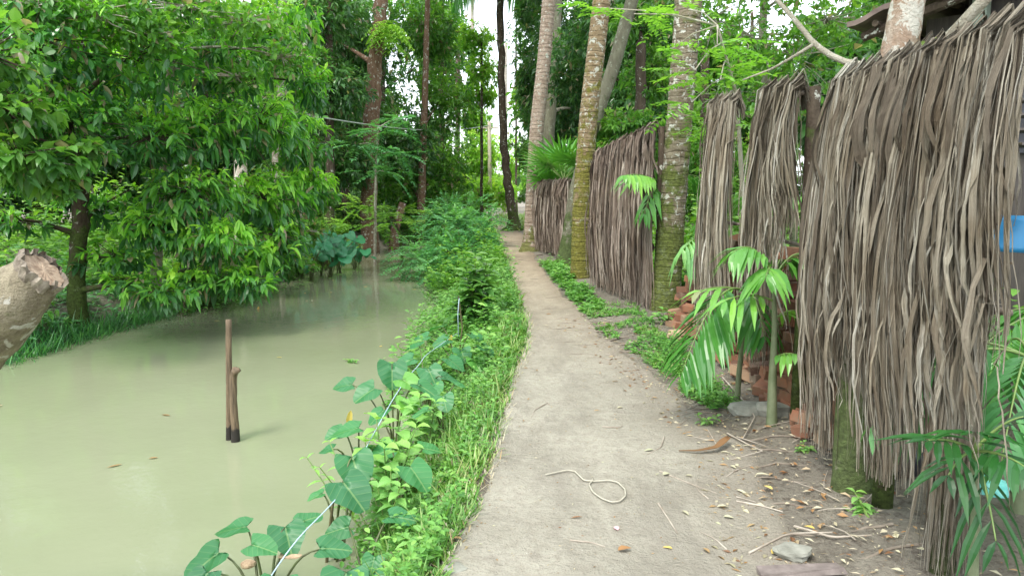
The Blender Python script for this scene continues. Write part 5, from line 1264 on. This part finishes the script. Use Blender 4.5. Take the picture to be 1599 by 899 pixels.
for k, (px, Y, lab, mt) in enumerate(((285, 488, 'leafy waterside shrub under the drooping tree, right of the dark trunk', 'leaf_broad'), (345, 472, 'yellow-green waterside shrub reaching the canal, under the middle of the leafy mass', 'leaf_mid'),
        (402, 455, 'yellow-green waterside shrub left of the blue-green taro', 'leaf_mid'), (505, 420, 'low bright waterside shrub in front of the blue-green taro', 'leaf_mid'), (452, 436, 'taller waterside shrub behind the yellow-green ones', 'leaf_mid'), (20, 545, 'dim waterside shrub behind the cut limb', 'leaf_mid'))):
    g = G(px, Y, WL); t = thing('waterside_shrub', lab, 'shrub', g); sb = MB(); lb = MB()
    for a in range(9):
        e = g + [RNG.normal() * .35, RNG.normal() * .25, .5 + .7 * RNG.random()]; sb.tube(bez([g + RNG.normal(size=3) * [.1, .1, 0], (g + e) / 2 + [0, 0, .1], e], 6), np.linspace(.012, .005, 6), 5)
    TP, v = blob_twigs(g + [-.25, .1, .45], (.7, .6, .5), 210); TP[:, 2] = np.maximum(TP[:, 2], WL + .06)
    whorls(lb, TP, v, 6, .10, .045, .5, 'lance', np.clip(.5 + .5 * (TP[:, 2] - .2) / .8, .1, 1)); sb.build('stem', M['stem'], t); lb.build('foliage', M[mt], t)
for i in range(16):
    y = 5 + 13 * RNG.random(); x = float(waterL(y) + .8 + (waterR(y) - waterL(y) - 1.2) * RNG.random()); b = MB(); h = RNG.random() * 6.28; c = np.array([x, y, WL + .006])
    b.leaves(c, np.array([math.cos(h), math.sin(h), .03]), UP, .06 + .05 * RNG.random(), .025, .02, .1, .2 + .8 * RNG.random(), 'lance'); tag(b.build('floating_leaf', M['dead_leaf'] if i % 2 else M['yellow_leaf'], origin=c), 'small dry leaf floating on the green water', 'fallen leaf', 'small leaves floating on the canal')

# tree roots in the dark canal end
for k, (px, Y, lab) in enumerate(((478, 19, 'dark buttressed stump base behind the blue-green taro'), (612, 25, 'dark leaning stump at the canal end'), (380, 16, 'grey dead trunk base behind the yellow-green leaves'))):
    g = gtrunk(px, Y); t = thing('tree_stump', lab, 'stump', g); b = MB()
    b.tube([g, g + [.05, 0, .5], g + [.12 * (1 if k == 1 else 0), 0, 1.4], g + [.4 * (1 if k == 1 else .1), 0, 2.3]], (.3, .2, .16, .12), 12, jitter=.2); b.build('trunk', M['bark_brown' if k != 2 else 'bark_pale'], t, True)
    b = MB()
    for a in np.arange(0, 6.2, .9): b.tube([g + [0, 0, .5], g + [math.cos(a) * .3, math.sin(a) * .3, .2], g + [math.cos(a) * .6, math.sin(a) * .6, -.05]], (.1, .07, .03), 7)
    b.build('root', M['bark_brown'], t, True)

# ------------------------------------------------------------------ things lying on the path
def on(px, py, dz=.012): g = G(px, py); return np.array([g[0], g[1], zg(g[0], g[1]) + dz])
pts = [(852, 742), (868, 738), (886, 734), (898, 736), (906, 744), (912, 750), (930, 752), (950, 752), (965, 756), (976, 766), (977, 775), (968, 783), (955, 784), (940, 778), (926, 768), (920, 757), (926, 748)]
P = np.array([on(*q, .022) for q in pts]); b = MB()
k = len(P); T = nrm(np.gradient(P, axis=0)); S = nrm(np.cross(T, UP)); ww = .007 + .003 * np.sin(np.arange(k) * 1.3); ww[0] = .004
b.tube(bez(P, 60), .0042, 7); tag(b.build('cord', M['cord'], smooth=True), 'pale flat cord looped on the middle of the path', 'cord')
def fallen_leaf(px, py, L, hd, rn, lab, mat='dead_leaf', lw=.38, name='fallen_leaf', cat='fallen leaf', group=None, curl=.05):
    c = on(px, py, .018); b = MB(); h = R(hd); b.leaves(c, np.array([math.cos(h), math.sin(h), .12]), UP, L, L * lw, .12, .25, rn, 'ovate')
    o = b.build(name, M[mat], origin=c); s_ = o.modifiers.new('t', 'SOLIDIFY'); s_.thickness = .0015; return tag(o, lab, cat, group)
fallen_leaf(1205, 865, .055, 30, .7, 'orange-yellow fallen leaf leaning on the flat grey-green stone', 'yellow_leaf', .6)
fallen_leaf(1050, 852, .045, 160, .5, 'small yellow fallen leaf on the bare mud right of the middle bottom', 'yellow_leaf')
fallen_leaf(1206, 770, .06, 120, .8, 'pale yellow fallen leaf among the twigs right of the path', 'yellow_leaf')
fallen_leaf(1272, 828, .05, 140, .4, 'yellow fallen leaf right of the path near the flat stone', 'yellow_leaf')
fallen_leaf(965, 826, .04, 110, 0, 'pink petal lying on the lower middle of the path', 'pink', .6, 'petal', 'petal')
fallen_leaf(1150, 765, .08, 300, .9, 'long whitish dry leaf with curled end beside a forked twig', lw=.25)
fallen_leaf(1035, 742, .05, 20, .85, 'small square pale leaf right of the cord loop', lw=.7)
fallen_leaf(935, 510, .16, 10, .5, 'pinkish tan dry leaf on the right path edge by the fence weeds', lw=.35)
fallen_leaf(778, 616, .12, 190, .5, 'tan dry leaf on the left path edge beside the grass', lw=.3)
fallen_leaf(1020, 705, .07, 200, .9, 'pale narrow leaf with a long stalk on the path', lw=.3)
fallen_leaf(965, 858, .07, 20, .2, 'reddish dry leaf on the path under the pink petal', lw=.5)
fallen_leaf(1140, 730, .05, 300, .95, 'tiny whitish leaf below the brown leaf sheath', lw=.4)
fallen_leaf(1130, 805, .05, 340, .95, 'pale broken leaf bit in the middle of the right side mud', lw=.5)
fallen_leaf(1180, 745, .08, 350, .9, 'cream narrow leaf under the long twig right of the path', lw=.25)
LG = 'small dry leaves scattered on the path'
for i in range(48):
    y = 3.0 + 7 * RNG.random() ** 1.6; x = float(pathL(y) + (pathR(y) - pathL(y) + .3) * RNG.random()); 
    c = np.array([x, y, zg(x, y) + .018]); h = RNG.random() * 6.28; L = .03 + .04 * RNG.random(); b = MB()
    b.leaves(c, np.array([math.cos(h), math.sin(h), .1]), UP + RNG.normal(size=3) * .15, L, L * (.2 + .35 * RNG.random()), .12, .25, RNG.random(), 'lance')
    tag(b.build('dry_leaf', M['dead_leaf'], origin=c), 'small dry leaf scattered on the path mud', 'fallen leaf', LG)
# leaf sheath
P = bez([on(1060, 706, .02), on(1090, 710, .03), on(1120, 709, .04), on(1138, 700, .06)], 12); b = MB(); k = 12
T = nrm(np.gradient(P, axis=0)); S = nrm(np.cross(T, UP)); ww = np.interp(np.linspace(0, 1, k), [0, .5, .85, 1], [.003, .013, .024, .012])
V = np.stack([P - S * ww[:, None] + UP * ww[:, None] * .6, P, P + S * ww[:, None] + UP * ww[:, None] * .6], 1); i0 = np.arange(k - 1)[:, None] * 3
b.add(V.reshape(-1, 3), [np.concatenate([np.stack([i0, i0 + 1, i0 + 4, i0 + 3], -1), np.stack([i0 + 1, i0 + 2, i0 + 5, i0 + 4], -1)]).reshape(-1, 4)], .08)
o = b.build('leaf_sheath', M['dead_leaf'], smooth=True); s_ = o.modifiers.new('t', 'SOLIDIFY'); s_.thickness = .003; tag(o, 'curled brown leaf sheath right of the path', 'leaf sheath')
# twigs
def twig(pts, r, lab, group=None, mat='twig', name='twig', fork=None):
    P = np.array([on(*q, r * .8 + .012) for q in pts]); b = MB(); b.tube(bez(P, 10), np.linspace(r, r * .5, 10), 6, jitter=.2)
    if fork: F = np.array([on(*q, r + .012) for q in fork]); b.tube(bez(F, 6), np.linspace(r * .7, r * .3, 6), 5)
    tag(b.build(name, M[mat], origin=P[0]), lab, 'twig' if name == 'twig' else 'root', group)
twig([(1128, 600), (1180, 660), (1160, 690)], .006, 'grey dead stick leaning at the foot of the low palm')
twig([(1135, 684), (1165, 700), (1190, 712), (1140, 722)], .005, 'bent pale stick under the brown sheath', fork=[(1150, 690), (1200, 705)])
twig([(1030, 735), (1080, 757), (1120, 770)], .004, 'thin straight dark twig running right of the cord loop')
twig([(1028, 785), (1045, 810), (1058, 830)], .005, 'short slanting twig in the lower middle of the mud')
twig([(1150, 782), (1190, 792), (1222, 802)], .005, 'forked pale twig beside the whitish leaf', fork=[(1150, 776), (1180, 786)])
twig([(890, 840), (925, 845), (945, 852)], .004, 'pale arched twig at the bottom of the path')
twig([(855, 630), (835, 640), (828, 655)], .004, 'small crooked twig near the left path edge')
twig([(940, 668), (968, 668), (972, 664)], .005, 'short pale twig in the middle of the path')
twig([(1037, 683), (1032, 700), (1010, 712)], .004, 'thin pale curved twig in the right half of the path')
twig([(1240, 822), (1300, 845), (1360, 850)], .006, 'long brown stick across the soil above the flat stone')
twig([(1170, 860), (1230, 835), (1300, 838)], .006, 'dark root-like stick beside the orange-yellow leaf')
for i in range(46):
    y = 2.9 + 4.5 * RNG.random(); x0 = float(pathR(y)); x = x0 - .35 + RNG.random() * .85; a = RNG.random() * 3.14; L = .08 + .22 * RNG.random()
    c = np.array([x, y, zg(x, y) + .014]); d = np.array([math.cos(a), math.sin(a), 0]) * L; pm = c + d * .5 + RNG.normal(size=3) * [.02, .02, 0]; e = c + d
    for q in (pm, e): q[2] = zg(q[0], q[1]) + .016
    b = MB(); b.tube(bez([c, pm, e], 6), np.linspace(.003, .0015, 6), 5); tag(b.build('twig', M['twig'], origin=c), 'thin dry twig among the litter on the right side of the path', 'twig', 'thin dry twigs littering the right side of the path')
# surface roots
RT = 'thin roots crossing the path where it narrows'
for i, (y0, yy_) in enumerate(((7.3, .15), (7.7, -.1), (8.1, .12), (8.6, .05), (9.1, -.15), (6.9, .2), (9.8, .1), (11, -.2), (13, .2), (16.5, .3), (18, -.3), (8.35, -.2))):
    n = 12; xa, xb = float(pathL(y0)) + .25 * RNG.random(), float(pathR(y0)) + .25; xs = np.linspace(xb, xa, n); ys = y0 + yy_ * np.linspace(0, 1, n) + .05 * np.cumsum(RNG.normal(size=n)) * .5
    P = np.stack([xs, ys, height(xs, ys) + .004 + .006 * np.sin(np.arange(n) * 1.1)], -1); b = MB(); b.tube(P, np.linspace(.009, .004, n) * (1.0 + .06 * y0), 7, jitter=.2)
    tag(b.build('surface_root', M['root'], origin=P[0]), 'thin root crossing the narrow part of the path', 'root', RT)
for i in range(10):
    y0 = 3.0 + i * .24; n = 12; s = np.linspace(0, 1, n); xs = 1.75 - .7 * s; ys = y0 + .25 * s * (RNG.random() - .3) + .03 * np.cumsum(RNG.normal(size=n)) * .5
    P = np.stack([xs, ys, height(xs, ys) - .001 + .007 * np.sin(np.arange(n) * .9 + i)], -1); b = MB(); b.tube(P, np.linspace(.008, .003, n), 7, jitter=.2)
    tag(b.build('surface_root', M['root'], origin=P[0]), 'thin root spreading from under the near frond curtain', 'root', 'thin roots spreading from under the near curtain')
# litter
def litter(name, label, P, smin, smax, mat):
    n = len(P); a = RNG.random(n) * 6.28; b = MB(); L = smin + (smax - smin) * RNG.random(n) ** 2
    b.leaves(P + [0, 0, .014], np.stack([np.cos(a), np.sin(a), .15 * RNG.random(n)], -1), UP + RNG.normal(size=(n, 3)) * .3, L, L * (.1 + .4 * RNG.random(n)), .1, .2, RNG.random(n), 'diamond')
    tag(b.build(name, M[mat]), label, 'litter', kind='stuff')
P = region(2600, 2.7, 9, lambda y: pathR(y) - .35, lambda y: 2.0 + 0 * y); litter('leaf_litter', 'crumbled dry leaf litter along the right side of the path', P, .01, .06, 'dead_leaf')
P = region(2600, 2.6, 12, lambda y: pathL(y), lambda y: pathR(y)); litter('leaf_crumbs', 'tiny leaf crumbs strewn on the path', P, .006, .022, 'dead_leaf')
for px, py, lab in ((388, 880, 'tan cut coconut husk piece lying among the nearest taro stalks'), (452, 868, 'flat tan husk slice behind the nearest taro leaves'), (628, 895, 'brown husk lump in the grass at the bottom')):
    c = W(px, py, 3.2 if px < 500 else 3.0); rock(c, (.035, .03, .022) if px != 452 else (.06, .022, .008), 'chip', lab, name='coconut_husk', cat='coconut husk', flat=.8)
for px, py, Y, lab in ((548, 640, 4.7, 'yellow withered leaf hanging over the water'), (404, 478, 0, 'yellow leaf standing in the water near the far bank'), (705, 522, 7.2, 'orange withered leaf in the far taro clump')):
    c = W(px, py, Y) if Y else G(px, 478, WL + .05); b = MB(); b.leaves(c, np.array([-.2, -.1, -1.0]), np.array([.2, -1, .2]), .14, .04, .1, .2, .4, 'ovate'); tag(b.build('yellow_leaf', M['yellow_leaf'], origin=c), lab, 'leaf')
